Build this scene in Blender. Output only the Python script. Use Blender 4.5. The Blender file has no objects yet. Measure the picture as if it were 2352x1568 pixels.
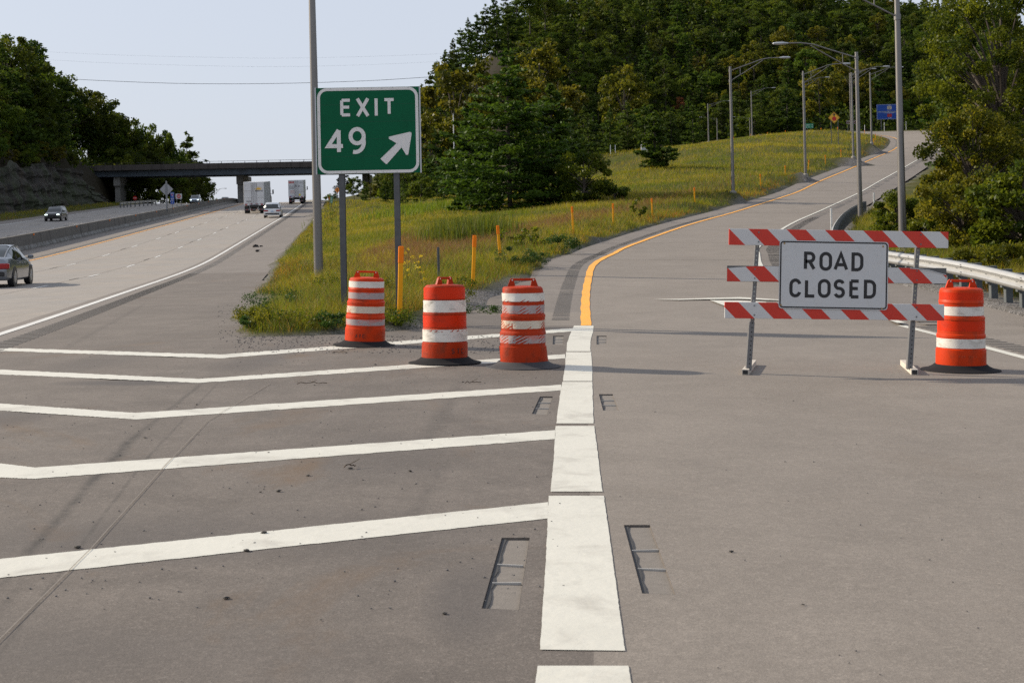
import bpy, math, random
import numpy as np
from mathutils import Vector, Matrix
R = math.radians
SC = bpy.context.scene
COL = SC.collection
rng = np.random.default_rng(7)
random.seed(11)

# ------------------------------------------------------------------ camera
FPX, CU, CV, EYE, ROLL = 3267.0, 1176.0, 528.0, 1.55, 0.0245   # 50 mm lens, level, slightly rolled, rising-front crop
cr, sr = math.cos(ROLL), math.sin(ROLL)
cam = bpy.data.cameras.new('camera'); co = bpy.data.objects.new('camera', cam); COL.objects.link(co)
cam.lens = 50.0; cam.sensor_width = 36.0; cam.shift_y = -(784 - CV) / 2352.0
cam.clip_start = 0.1; cam.clip_end = 6000
m = Matrix(((cr, sr, 0, 0), (0, 0, -1, 0), (-sr, cr, 0, EYE), (0, 0, 0, 1)))
co.matrix_world = m
cam.dof.use_dof = True; cam.dof.focus_distance = 19.0; cam.dof.aperture_fstop = 9.0
SC.camera = co

# ------------------------------------------------------------------ sky, sun, exposure
SUN_EL = R(27.0)
SUN_DIR = Vector((-0.925, 0.38, 0)).normalized()             # horizontal direction towards the sun
to_sun = Vector((SUN_DIR.x * math.cos(SUN_EL), SUN_DIR.y * math.cos(SUN_EL), math.sin(SUN_EL)))
w = bpy.data.worlds.new('World'); SC.world = w; w.use_nodes = True
nt = w.node_tree; bg = nt.nodes['Background']
sky = nt.nodes.new('ShaderNodeTexSky'); sky.sky_type = 'NISHITA'; sky.sun_disc = False
sky.sun_elevation = SUN_EL; sky.sun_rotation = math.atan2(SUN_DIR.x, SUN_DIR.y)
sky.air_density = 1.0; sky.dust_density = 2.6; sky.ozone_density = 2.2; sky.altitude = 300
hz = nt.nodes.new('ShaderNodeMix'); hz.data_type = 'RGBA'; hz.inputs[0].default_value = 0.80
hz.inputs[7].default_value = (6.3, 6.75, 7.7, 1)
nt.links.new(sky.outputs[0], hz.inputs[6]); nt.links.new(hz.outputs[2], bg.inputs[0])
bg.inputs[1].default_value = 0.085
sl = bpy.data.lights.new('sun', 'SUN'); so = bpy.data.objects.new('sun', sl); COL.objects.link(so)
sl.energy = 5.0; sl.angle = R(0.6); sl.color = (1.0, 0.875, 0.70)
so.rotation_euler = (-to_sun).to_track_quat('-Z', 'Y').to_euler(); so.location = (-60, 30, 60)
SC.view_settings.view_transform = 'Standard'; SC.view_settings.look = 'None'
SC.view_settings.exposure = 0.40; SC.view_settings.gamma = 1.0
SC.cycles.max_bounces = 6; SC.cycles.transparent_max_bounces = 6
SC.cycles.use_denoising = False

# ------------------------------------------------------------------ helpers
def P(u, v, d):
    """measured photo position at distance d -> world point"""
    a = (u - CU) * d / FPX; b = (CV - v) * d / FPX
    return Vector((a * cr + b * sr, d, EYE + b * cr - a * sr))
def prop(o, label=None, cat=None, group=None, kind=None):
    if label: o['label'] = label
    if cat: o['category'] = cat
    if group: o['group'] = group
    if kind: o['kind'] = kind
    return o
def empty(name, loc, rz=0, rot=None, label=None, cat=None, group=None, parent=None):
    o = bpy.data.objects.new(name, None); COL.objects.link(o); o.location = loc
    o.rotation_euler = rot if rot else (0, 0, rz); o.empty_display_size = 0.1
    if parent: o.parent = parent
    return prop(o, label, cat, group)
def link(name, me, parent=None):
    o = bpy.data.objects.new(name, me); COL.objects.link(o)
    if parent: o.parent = parent
    return o
def np_mesh(name, V, F, mat, parent=None, attrs=None, smooth=False, matidx=None):
    V = np.asarray(V, dtype=np.float32); F = np.asarray(F, dtype=np.int32)
    me = bpy.data.meshes.new(name); k = F.shape[1]
    me.vertices.add(len(V)); me.vertices.foreach_set('co', V.ravel())
    me.loops.add(F.size); me.loops.foreach_set('vertex_index', F.ravel())
    me.polygons.add(len(F)); me.polygons.foreach_set('loop_start', np.arange(0, F.size, k, dtype=np.int32))
    for mm in (mat if isinstance(mat, list) else [mat]): me.materials.append(mm)
    if matidx is not None: me.polygons.foreach_set('material_index', np.asarray(matidx, dtype=np.int32))
    me.polygons.foreach_set('use_smooth', np.full(len(F), smooth))
    me.update(calc_edges=True)
    for n, a in (attrs or {}).items():
        a = np.asarray(a, dtype=np.float32)
        if a.ndim == 1:
            at = me.attributes.new(n, 'FLOAT', 'POINT'); at.data.foreach_set('value', a)
        else:
            at = me.attributes.new(n, 'FLOAT_COLOR', 'POINT')
            at.data.foreach_set('color', np.hstack([a, np.ones((len(a), 1), np.float32)]).ravel())
    return link(name, me, parent)
class MB:
    def __init__(s): s.v = []; s.f = []
    def add(s, vs, fs, M=None):
        n = len(s.v)
        for p in vs:
            p = Vector(p); s.v.append(tuple(M @ p if M else p))
        for f in fs: s.f.append([i + n for i in f])
        return s
    def box(s, c, size, M=None, bev=0.0, tx=1.0, ty=1.0):
        x, y, z = size[0] / 2, size[1] / 2, size[2] / 2
        if bev > 0:
            b = min(bev, x * .95, y * .95, z * .95)
            prof = [(-z, b), (-z + b, 0), (z - b, 0), (z, b)]; vs = []
            for zz, ins in prof:
                X, Y = x - ins, y - ins
                k = tx if zz > 0 else 1; kk = ty if zz > 0 else 1
                for px, py in ((X - b, -Y), (X, -Y + b), (X, Y - b), (X - b, Y), (-X + b, Y), (-X, Y - b), (-X, -Y + b), (-X + b, -Y)):
                    vs.append((c[0] + px * k, c[1] + py * kk, c[2] + zz))
            fs = [list(range(7, -1, -1)), list(range(24, 32))]
            for r in range(3):
                for i in range(8): j = (i + 1) % 8; fs.append([r * 8 + i, r * 8 + j, (r + 1) * 8 + j, (r + 1) * 8 + i])
            return s.add(vs, fs, M)
        vs = [(c[0] + a * x * (tx if d > 0 else 1), c[1] + b * y * (ty if d > 0 else 1), c[2] + d * z) for d in (-1, 1) for a, b in ((-1, -1), (1, -1), (1, 1), (-1, 1))]
        return s.add(vs, [[3, 2, 1, 0], [4, 5, 6, 7], [0, 1, 5, 4], [1, 2, 6, 5], [2, 3, 7, 6], [3, 0, 4, 7]], M)
    def tube(s, p0, p1, r0, r1=None, n=10, cap=True, M=None):
        p0, p1 = Vector(p0), Vector(p1); r1 = r0 if r1 is None else r1
        z = (p1 - p0).normalized(); x = z.orthogonal().normalized(); y = z.cross(x)
        vs = []
        for p, r in ((p0, r0), (p1, r1)):
            for i in range(n):
                a = 2 * math.pi * i / n; vs.append(p + (x * math.cos(a) + y * math.sin(a)) * r)
        fs = [[i, (i + 1) % n, n + (i + 1) % n, n + i] for i in range(n)]
        if cap: fs += [list(range(n - 1, -1, -1)), list(range(n, 2 * n))]
        return s.add(vs, fs, M)
    def path(s, pts, r, n=8, M=None):
        for a, b in zip(pts[:-1], pts[1:]): s.tube(a, b, r, r, n, True, M)
        return s
    def lathe(s, prof, n=32, M=None, cap=True, wob=None):
        vs = []
        for k, (r, z) in enumerate(prof):
            for i in range(n):
                a = 2 * math.pi * i / n; rr = r * (1 + (wob(a, z) if wob else 0))
                vs.append((rr * math.cos(a), rr * math.sin(a), z))
        fs = []
        for k in range(len(prof) - 1):
            for i in range(n): j = (i + 1) % n; fs.append([k * n + i, k * n + j, (k + 1) * n + j, (k + 1) * n + i])
        if cap: fs += [list(range(n - 1, -1, -1)), list(range((len(prof) - 1) * n, len(prof) * n))]
        return s.add(vs, fs, M)
    def prism(s, pts, y0, y1, M=None):
        """polygon in x,z extruded along y"""
        n = len(pts); vs = [(p[0], y0, p[1]) for p in pts] + [(p[0], y1, p[1]) for p in pts]
        return s.add(vs, [list(range(n)), list(range(2 * n - 1, n - 1, -1))] + [[i, n + i, n + (i + 1) % n, (i + 1) % n] for i in range(n)], M)
    def prismx(s, pts, x0, x1, M=None):
        """polygon in y,z extruded along x"""
        n = len(pts); vs = [(x0, p[0], p[1]) for p in pts] + [(x1, p[0], p[1]) for p in pts]
        return s.add(vs, [list(range(n)), list(range(2 * n - 1, n - 1, -1))] + [[i, n + i, n + (i + 1) % n, (i + 1) % n] for i in range(n)], M)
    def build(s, name, mat, parent=None, smooth=False):
        me = bpy.data.meshes.new(name); me.from_pydata(s.v, [], s.f)
        me.materials.append(mat)
        import bmesh
        bm = bmesh.new(); bm.from_mesh(me); bmesh.ops.recalc_face_normals(bm, faces=bm.faces); bm.to_mesh(me); bm.free()
        if smooth:
            me.polygons.foreach_set('use_smooth', [True] * len(me.polygons)); me.update()
            try: me.set_sharp_from_angle(angle=R(35))
            except Exception: pass
        return link(name, me, parent)
def copy_tree(o, parent=None):
    c = o.copy(); COL.objects.link(c)
    if parent: c.parent = parent
    for ch in [x for x in o.children]: copy_tree(ch, c)
    return c

# ------------------------------------------------------------------ materials
class NT:
    def __init__(s, m): m.use_nodes = True; s.nt = m.node_tree; s.b = s.nt.nodes['Principled BSDF']; s.out = s.nt.nodes['Material Output']; s.pos = None
    def n(s, t, **k):
        x = s.nt.nodes.new(t)
        for a, b in k.items(): setattr(x, a, b)
        return x
    def l(s, a, b): s.nt.links.new(a, b)
    def coord(s, kind='Object'): return s.n('ShaderNodeTexCoord').outputs[kind]
    def geo(s): return s.n('ShaderNodeNewGeometry').outputs['Position']
    def noise(s, vec, scale, detail=4, rough=.55, dist=0, dim='3D'):
        x = s.n('ShaderNodeTexNoise'); x.inputs['Scale'].default_value = scale; x.inputs['Detail'].default_value = detail
        x.inputs['Roughness'].default_value = rough; x.inputs['Distortion'].default_value = dist
        if vec is not None: s.l(vec, x.inputs['Vector'])
        return x.outputs[0]
    def scale(s, vec, sc):
        x = s.n('ShaderNodeMapping'); x.inputs['Scale'].default_value = sc; s.l(vec, x.inputs['Vector']); return x.outputs[0]
    def ramp(s, f, a, b, ca=0.0, cb=1.0):
        x = s.n('ShaderNodeMapRange'); x.clamp = True
        for i, q in enumerate((a, b, ca, cb)): x.inputs[1 + i].default_value = q
        s.l(f, x.inputs[0]); return x.outputs[0]
    def mix(s, f, a, b, mode='MIX'):
        x = s.n('ShaderNodeMix', data_type='RGBA', blend_type=mode)
        for i, q in ((0, f), (6, a), (7, b)):
            if isinstance(q, (int, float)): x.inputs[i].default_value = q
            elif isinstance(q, tuple): x.inputs[i].default_value = (*q, 1) if len(q) == 3 else q
            else: s.l(q, x.inputs[i])
        return x.outputs[2]
    def math(s, op, a, b=0.0):
        x = s.n('ShaderNodeMath', operation=op)
        for i, q in ((0, a), (1, b)):
            if isinstance(q, (int, float)): x.inputs[i].default_value = q
            else: s.l(q, x.inputs[i])
        return x.outputs[0]
    def sep(s, vec):
        x = s.n('ShaderNodeSeparateXYZ'); s.l(vec, x.inputs[0]); return x.outputs
    def bump(s, h, strength=.3, dist=.02):
        x = s.n('ShaderNodeBump'); x.inputs['Strength'].default_value = strength; x.inputs['Distance'].default_value = dist
        s.l(h, x.inputs['Height']); s.l(x.outputs[0], s.b.inputs['Normal'])
    def col(s, c): s.l(c, s.b.inputs['Base Color'])
def sh(c, k): return tuple(min(1, x * k) for x in c)
def pmat(name, c, rough=.6, metal=0.0, var=.15, scale=6, bump=0.0, dirt=None, dirt_amt=.5, spec=.5, dscale=2.5, stretch=(1, 1, 1), coord='Object'):
    mt = bpy.data.materials.new(name); n = NT(mt); v = n.coord(coord)
    v2 = n.scale(v, stretch)
    f = n.noise(v2, scale, 5)
    colr = n.mix(f, sh(c, 1 - var), sh(c, 1 + var))
    if dirt:
        g = n.ramp(n.noise(v2, dscale, 8, .65, .4), .52, .68)
        colr = n.mix(n.math('MULTIPLY', g, dirt_amt), colr, dirt)
    n.col(colr); n.b.inputs['Roughness'].default_value = rough; n.b.inputs['Metallic'].default_value = metal
    n.b.inputs['Specular IOR Level'].default_value = spec
    if bump: n.bump(n.noise(v, scale * 6, 4), bump, .01)
    return mt

def pavement(name, base, warm, speck=.35, stain=.35, blobs=(), lines=(), streak=True):
    mt = bpy.data.materials.new(name); n = NT(mt); p = n.geo()
    fine = n.noise(p, 120, 3, .8); mid = n.noise(p, 38, 4, .8); big = n.noise(p, .23, 5, .6, .6); med = n.noise(p, 1.3, 6, .62, .5)
    c = n.mix(n.ramp(big, .35, .65), base, warm)
    c = n.mix(n.ramp(med, .35, .7, 0, .35 + stain * .75), c, sh(base, .66)); patch = n.noise(n.scale(p, (1, .5, 1)), .55, 8, .7, .8); c = n.mix(n.ramp(patch, .50, .68, 0, .16 + stain * .3), c, sh(base, .55))
    agg = n.n('ShaderNodeTexVoronoi'); agg.inputs['Scale'].default_value = 130; n.l(p, agg.inputs['Vector'])
    bw = n.sep(agg.outputs['Color'])[0]
    c = n.mix(n.ramp(bw, .0, 1, speck * .5, 0), c, (0.05, .045, .04))
    c = n.mix(n.ramp(bw, .93, 1.0, 0, speck * .45), c, (.42, .40, .37))
    c = n.mix(n.ramp(fine, .38, .58, speck * 1.3, 0), c, sh(base, .38)); c = n.mix(n.ramp(fine, .58, .75, 0, speck), c, sh(base, 1.9))
    c = n.mix(n.ramp(mid, .56, .70, 0, speck * 1.2), c, sh(base, 1.7)); c = n.mix(n.ramp(mid, .30, .44, speck * 1.5, 0), c, sh(base, .5)); m3 = n.noise(p, 13, 5, .85); c = n.mix(n.ramp(m3, .36, .50, speck * .9, 0), c, sh(base, .6)); c = n.mix(n.ramp(m3, .54, .66, 0, speck * .7), c, sh(base, 1.35))
    # rusty brown stains
    st = n.ramp(n.noise(n.scale(p, (.5, .35, 1)), .9, 7, .68, 1.0), .57, .72)
    c = n.mix(n.math('MULTIPLY', st, stain), c, (.13, .085, .05))
    if streak:   # faint tyre streaks along the travel direction
        s2 = n.ramp(n.noise(n.scale(p, (2.6, .06, 1)), 1.0, 5, .6, .3), .5, .72)
        c = n.mix(n.math('MULTIPLY', s2, .22), c, sh(base, .5))
    for (bx, by, rx, ry, amt) in blobs:
        s = n.sep(p)
        dx = n.math('MULTIPLY', n.math('SUBTRACT', s[0], bx), 1 / rx); dy = n.math('MULTIPLY', n.math('SUBTRACT', s[1], by), 1 / ry)
        d2 = n.math('ADD', n.math('MULTIPLY', dx, dx), n.math('MULTIPLY', dy, dy))
        d2 = n.math('ADD', d2, n.math('MULTIPLY', n.math('SUBTRACT', med, .5), 1.6))
        c = n.mix(n.ramp(d2, .1, 1.1, amt, 0), c, (.06, .055, .055))
    for (x1, y1, x2, y2, wd, amt) in lines:   # rubbed tyre marks and seams, straight in plan
        s = n.sep(p); L = math.hypot(x2 - x1, y2 - y1); ux, uy = (x2 - x1) / L, (y2 - y1) / L
        ax = n.math('SUBTRACT', s[0], x1); ay = n.math('SUBTRACT', s[1], y1)
        dd = n.math('ABSOLUTE', n.math('ADD', n.math('ADD', n.math('MULTIPLY', ax, -uy), n.math('MULTIPLY', ay, ux)), n.math('MULTIPLY', n.math('SUBTRACT', med, .5), wd * 1.2)))
        tt = n.math('ADD', n.math('MULTIPLY', ax, ux), n.math('MULTIPLY', ay, uy))
        mk = n.math('MULTIPLY', n.ramp(dd, wd * .1, wd, amt, 0), n.math('MULTIPLY', n.ramp(tt, -.3, .2), n.ramp(tt, L, L + .5, 1, 0)))
        mk = n.math('MULTIPLY', mk, n.ramp(n.noise(p, 9, 5, .8), .38, .6, .25, 1))
        c = n.mix(mk, c, (.035, .032, .03))
    n.col(c); n.b.inputs['Roughness'].default_value = .82; n.b.inputs['Specular IOR Level'].default_value = .35
    n.bump(n.math('ADD', fine, n.math('MULTIPLY', mid, .7)), .35, .006)
    return mt

# ------------------------------------------------------------------ road geometry (all in metres)
def smooth_table(tab, sig=6.0):
    xs = np.arange(-60, 460, 1.0); ys = np.interp(xs, [t[0] for t in tab], [t[1] for t in tab])
    k = np.exp(-.5 * (np.arange(-20, 21) / sig) ** 2); k /= k.sum()
    yp = np.concatenate([ys[0] + (xs[1:21][::-1] * 0) , ys, ys[-1] + np.zeros(20)]) if False else np.pad(ys, 20, mode='reflect', reflect_type='odd')
    ys = np.convolve(yp, k, 'valid')
    return lambda q: np.interp(q, xs, ys)
XW = smooth_table([(-60, -2.2), (0, -5.6), (23.8, -8.55), (34, -10.2), (55, -13.4), (75, -16.2), (90, -18.2), (124, -22), (162, -26.2), (200, -30.6), (236, -34.9), (285, -40.9), (460, -62)], 7)
PROF = smooth_table([(-60, 0), (50, 0), (60, .02), (75, .2), (90, .62), (110, 1.42), (140, 2.67), (170, 3.9), (200, 5.13), (243, 6.88), (265, 7.7), (285, 8.25), (310, 8.5), (340, 8.4), (460, 4)], 5)
def near_tilt(x): return np.minimum(0.0, -.11 - .0245 * x)
def free_z(x, y):
    off = XW(y) - x
    return PROF(y) + near_tilt(x) * (np.asarray(y) < 60) + .022 * np.maximum(0, off - 14.6)
def hit(u, v, dmin=3.0, dmax=60.0):
    """ground point (near pavement) seen at a measured photo position"""
    lo, hi = dmin, dmax
    for _ in range(50):
        mid = (lo + hi) / 2; p = P(u, v, mid)
        if p.z > free_z(p.x, p.y): lo = mid
        else: hi = mid
    return P(u, v, lo)
# ramp: left (yellow) and right (white) edge lines as measured stations
ST = [((1345, 748), (2070, 742), 24.65), ((1344, 690), (1880, 676), 31), ((1350, 645), (1776, 640), 36.5), ((1364, 607), (1746, 609), 43), ((1408, 583), (1741, 583), 50), ((1445, 567), (1744, 567), 56), ((1553, 526), (1797, 526), 70),
      ((1645, 499), (1850, 499), 84), ((1723, 478), (1902, 478), 97), ((1825, 443), (1972, 443), 121), ((1890, 416), (2025, 416), 135), ((1982, 375), (2095, 375), 168),
      ((2053, 343), (2172, 334), 195), ((2066, 328), (2190, 314), 210), ((2053, 317), (2130, 304), 226), ((2007, 309), (2065, 302), 243), ((1950, 306), (1985, 303.5), 252), ((1850, 304), (1850, 300.5), 262)]
YL = [P(a[0], a[1], d) for a, b, d in ST]
WR = []
for k, (a, b, d) in enumerate(ST):
    dd = d
    if k >= 13: dd = d + (3, 7, 9, 9.5, 10)[k - 13]
    WR.append(P(b[0], b[1], dd))
def catmull(pts, n=10):
    out = []; P_ = [pts[0] * 2 - pts[1]] + list(pts) + [pts[-1] * 2 - pts[-2]]
    for i in range(1, len(P_) - 2):
        for k in range(n):
            t = k / n; p0, p1, p2, p3 = P_[i - 1:i + 3]
            out.append(.5 * ((2 * p1) + (p2 - p0) * t + (2 * p0 - 5 * p1 + 4 * p2 - p3) * t * t + (3 * p1 - p0 - 3 * p2 + p3) * t ** 3))
    out.append(pts[-1]); return out
YC, WC = catmull(YL), catmull(WR)
def smooth_z(A):
    z = np.array([p.z for p in A]); zz = np.pad(z, 4, mode='reflect', reflect_type='odd')
    k = np.ones(9) / 9; z2 = np.convolve(zz, k, 'valid'); w_ = np.clip(np.arange(len(z)) / 10, 0, 1)
    for p, a, b, ww in zip(A, z, z2, w_): p.z = a * (1 - ww) + b * ww
smooth_z(YC); smooth_z(WC)
def ramp_pt(i, t):
    """t metres to the right of the yellow line; widths beyond the white line measured from it when t is a tuple"""
    y, wv = YC[i], WC[i]; d = wv - y; h = Vector((d.x, d.y, 0)).length
    return y + d * (t / h)
def ramp_w(i):
    d = WC[i] - YC[i]; return Vector((d.x, d.y, 0)).length
LSH, RSH = 1.25, 2.45
NST = len(YC)
ramp_left = [ramp_pt(i, -LSH * min(1.35, 1 + i / 200)) for i in range(NST)]
ramp_right = [ramp_pt(i, ramp_w(i) + RSH) for i in range(NST)]

def seg(u1, v1, u2, v2, wd, amt): a, b = hit(u1, v1), hit(u2, v2); return (a.x, a.y, b.x, b.y, wd, amt)
M_gore = pavement('gore_pavement', (.158, .136, .120), (.205, .178, .156), stain=.7, speck=.45, lines=[seg(0, 1345, 216, 1100, .05, .75), seg(216, 1100, 300, 1010, .07, .9), seg(300, 1010, 480, 868, .04, .6), seg(0, 1500, 330, 1060, .02, .5), seg(330, 1060, 500, 880, .02, .5), seg(0, 1410, 20, 1380, .05, .4), seg(980, 1010, 1060, 880, .12, .35), seg(150, 800, 330, 700, .10, .35), seg(900, 1260, 1010, 1080, .08, .25)], blobs=[(-.22, 6.4, .22, .8, .45), (-4.2, 15.5, .9, .35, .8), (-4.5, 12.6, .4, .8, .6), (-7.9, 15.0, .5, 1.4, .5), (-1.6, 7.8, 1.6, .8, .3), (-2.4, 5.6, 1.1, .7, .3), (-3.3, 17.6, .5, 1.3, .4), (-1.0, 10.5, .6, 1.3, .3), (-5.3, 18.3, .5, 1.8, .35), (-3.2, 20, .4, 2.5, .3), (-2.2, 7.5, 1.0, .6, .25), (-1.35, 5.5, .9, .5, .2)])
M_ramp = pavement('ramp_pavement', (.222, .195, .170), (.262, .231, .202), speck=.34, stain=.12, streak=False)
M_free = pavement('freeway_pavement', (.265, .25, .235), (.30, .265, .23), speck=.12, stain=.10)
M_shoulder = pavement('shoulder_pavement', (.19, .168, .152), (.22, .195, .175), speck=.3, stain=.2)

def grid_rows(rows, mats, zlift=0.0, name='road', widx=None):
    """rows: list of lists of Vectors with equal length"""
    V = [(p.x, p.y, p.z + zlift) for r in rows for p in r]; k = len(rows[0]); F = []; MI = []
    for i in range(len(rows) - 1):
        for j in range(k - 1):
            F.append((i * k + j, i * k + j + 1, (i + 1) * k + j + 1, (i + 1) * k + j))
            MI.append(widx(i, j) if widx else 0)
    return np_mesh(name, V, F, mats, matidx=MI, smooth=True)
# freeway: cross-section offsets left of the right edge line
offs = [-3.8, -2.6, -1.4, -.5, .35, 3.6, 7.3, 10.8, 11.6, 13.2, 14.55, 15.3, 16.5, 17.6, 21, 25, 28.8, 29.5, 31.9]
ys = np.concatenate([np.arange(-40, 60, 2.0), np.arange(60, 420, 5.0)])
rows = []
for y in ys:
    r = []
    for o in offs:
        x = float(XW(y)) - o; r.append(Vector((x, y, float(free_z(x, y)))))
    rows.append(r)
fr = grid_rows(rows, [M_free, M_shoulder, M_gore], name='freeway_road', widx=lambda i, j: (2 if j < 3 and ys[i] < 60 else 1) if (j < 4 or 7 <= j <= 12 or j >= 17) else 0)
prop(fr, 'pale concrete freeway running uphill under the overpass', kind='structure')
# near apron between freeway shoulder and the ramp's right edge
rows = []
ynear = list(np.arange(-20, 24.65, 1.0)) + [24.65]
for y in ynear:
    xl = float(XW(y)) + 3.8; xs_ = .27 + (y - 5.4) * .0505; xr = 8.95
    lx = list(np.linspace(xl, max(xl + .5, xs_), 9)) + list(np.linspace(max(xl + .5, xs_), xr, 8))[1:]
    rows.append([Vector((x, y, float(free_z(x, y)))) for x in lx])
ap = grid_rows(rows, [M_gore, M_ramp], name='gore_road', widx=lambda i, j: 0 if j < 8 else 1)
prop(ap, 'brownish pavement of the gore with white chevron stripes', kind='structure')
rows = []
for i in range(0, 40):
    L = ramp_left[i]; y = L.y if i else 24.65
    xl = float(XW(y)) + 3.8; zl = float(free_z(xl, y)); a = Vector((xl, y, zl))
    rows.append([a.lerp(L, t) for t in np.linspace(0, 1, 10)])
grid_rows(rows, [M_gore], name='gore_nose_road')['kind'] = 'structure'
# ramp ribbon
rows = []
for i in range(NST):
    wd = ramp_w(i); f = min(1.0, i / 8)
    ts = [(-LSH * min(1.35, 1 + i / 200)), -.1, wd * .25, wd * .5, wd * .75, wd, wd + RSH * .5, wd + RSH]
    r = [ramp_pt(i, t) for t in ts]
    if i == 0: r = [Vector((p.x, 24.65, float(free_z(p.x, 24.65)))) for p in r]
    rows.append(r)
rp = grid_rows(rows, [M_ramp, M_shoulder], name='ramp_road', widx=lambda i, j: 0 if 1 <= j <= 4 else (1 if i > 4 else 0))
prop(rp, 'exit ramp climbing in a long bend to the right', kind='structure')

# ------------------------------------------------------------------ terrain
ctrl = []
def cp(p, dz=0.0): ctrl.append((p[0], p[1], p[2] + dz))
for y in list(range(-40, 60, 8)) + list(range(60, 420, 14)):
    for o in (-3.8, 14.5, 31.9):
        if o == -3.8 and y < 22: continue
        x = float(XW(y)) - o; cp((x, y, float(free_z(x, y))))
for i in range(0, NST, 2): cp(ramp_left[i]); cp(ramp_right[i]); cp(ramp_pt(i, ramp_w(i) * .5))
for y in (-40, -20, 0, 12, 20): cp((8.95, y, float(near_tilt(8.95)))); cp((1, y, -.13)); cp((11.5, y, -.4))
# (u, v, d) ground seen in the photo: swale, grassy bank, verge
for u, v, d in [(733, 668, 41), (925, 722, 25.5), (1085, 655, 34), (1151, 606, 43), (1317, 535, 59), (1409, 518, 70), (1499, 499, 81), (1596, 465, 94), (1681, 446, 106), (1747, 427, 124), (1804, 406, 137),
                (1856, 391, 148), (1896, 378, 160), (1932, 363, 172), (1990, 345, 190), (2007, 332, 201), (2000, 322, 212), (1960, 309, 228),
                (1684, 440, 105), (1850, 390, 133), (1960, 352, 164), (2002, 326, 188), (761, 483, 168), (960, 640, 38), (1050, 590, 52), (1080, 556, 66), (1000, 530, 82), (950, 510, 105), (860, 475, 150), (790, 462, 200), (960, 480, 150),
                (1190, 492, 112), (1330, 470, 112), (1505, 388, 150), (1400, 440, 122), (1500, 430, 124), (1600, 400, 142), (1450, 355, 205), (1390, 352, 215), (1600, 341, 214), (1689, 324, 218), (1773, 312, 222), (1850, 306, 226), (1915, 302, 230),
                (1700, 340, 190), (1800, 340, 185), (1600, 370, 170), (1850, 306, 246), (1700, 316, 255), (1550, 335, 260)]:
    cp(P(u, v, d))
# beyond: plateau road, hill on the right
for x, y, z in [(-26, 300, 11), (-20, 330, 16), (-34, 320, 9), (-22, 285, 12), (-30, 345, 12), (-28, 380, 16), (10, 280, 17), (40, 290, 17.5), (90, 290, 18), (60, 262, 17), (20, 250, 13), (0, 230, 8), (-14, 250, 8.5), (-24, 262, 8), (-10, 200, 5), (5, 180, 4.5),
                (-18, 390, 36), (0, 370, 44), (10, 330, 31), (30, 340, 38), (60, 350, 42), (100, 350, 40), (140, 350, 36), (20, 400, 60), (60, 420, 68), (110, 440, 58), (160, 440, 53), (220, 430, 50), (-5, 430, 52), (60, 520, 50), (200, 520, 45), (150, 300, 21), (200, 350, 34), (260, 350, 40), (310, 450, 50), (-10, 300, 20), (-12, 350, 33),
                (-30, 430, 30), (0, 520, 40), (320, 520, 40)]: ctrl.append((x, y, z + (3 if z >= 30 else 0)))
# right of the ramp
for x, y, z in [(12.5, 24, -.55), (14, 30, -.1), (16, 38, .4), (22, 50, 1.2), (30, 40, 2.0), (26, 64, 1.4), (40, 90, 3), (50, 60, 4), (60, 120, 6), (60, 150, 8), (70, 180, 12), (80, 210, 16), (90, 250, 18), (110, 200, 18), (120, 100, 9), (20, 0, 0), (60, 0, 3), (150, 60, 12), (220, 150, 20), (300, 250, 35), (200, 230, 24), (300, 20, 15), (24, 80, 1.0)]: ctrl.append((x, y, z))
for x, y, z in [(-60, 460, 2), (-90, 480, 0), (-120, 520, 0), (-60, 520, -4), (-60, 620, -10), (-160, 620, -10), (-20, 620, 5), (-60, 900, -20), (-300, 900, -20), (100, 900, 0), (400, 900, 0), (-75, 430, 4), (-45, 440, 6)]: ctrl.append((x, y, z))
# left of the freeway
for y in range(-40, 420, 20):
    xe = float(XW(y)) - 31.9; ze = float(free_z(xe, y))
    ctrl.append((xe - 4, y, ze + .1)); ctrl.append((xe - 8.2, y, ze + .3))
    kk = max(0.0, min(1.0, (y - 80) / 60)) * (1 if y < 290 else max(.12, .8 - (y - 300) / 110))
    ctrl.append((xe - 11.5, y, ze + .5 + kk * 8.6)); ctrl.append((xe - 20, y, ze + .5 + kk * 13)); ctrl.append((xe - 40, y, ze + 1 + kk * 26)); ctrl.append((xe - 80, y, ze + 1 + kk * 42))
    ctrl.append((xe - 160, y, ze + 1 + kk * 50))
ctrl = np.array(ctrl); 
uniq = {}
for c in ctrl: uniq[(round(c[0] * 2), round(c[1] * 2))] = c
ctrl = np.array(list(uniq.values()))
A = np.linalg.norm(ctrl[:, None, :2] - ctrl[None, :, :2], axis=2)
n_ = len(ctrl); Am = np.zeros((n_ + 3, n_ + 3)); Am[:n_, :n_] = -A; Am[:n_, n_] = 1; Am[:n_, n_ + 1:] = ctrl[:, :2]; Am[n_, :n_] = 1; Am[n_ + 1:, :n_] = ctrl[:, :2].T
wts = np.linalg.solve(Am, np.concatenate([ctrl[:, 2], np.zeros(3)]))
def rbf(x, y):
    x = np.asarray(x, float).ravel(); y = np.asarray(y, float).ravel(); out = np.empty(len(x))
    for s in range(0, len(x), 20000):
        xx, yy = x[s:s + 20000], y[s:s + 20000]
        D = np.sqrt((xx[:, None] - ctrl[:, 0]) ** 2 + (yy[:, None] - ctrl[:, 1]) ** 2)
        out[s:s + 20000] = -D @ wts[:n_] + wts[n_] + xx * wts[n_ + 1] + yy * wts[n_ + 2]
    return out
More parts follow.
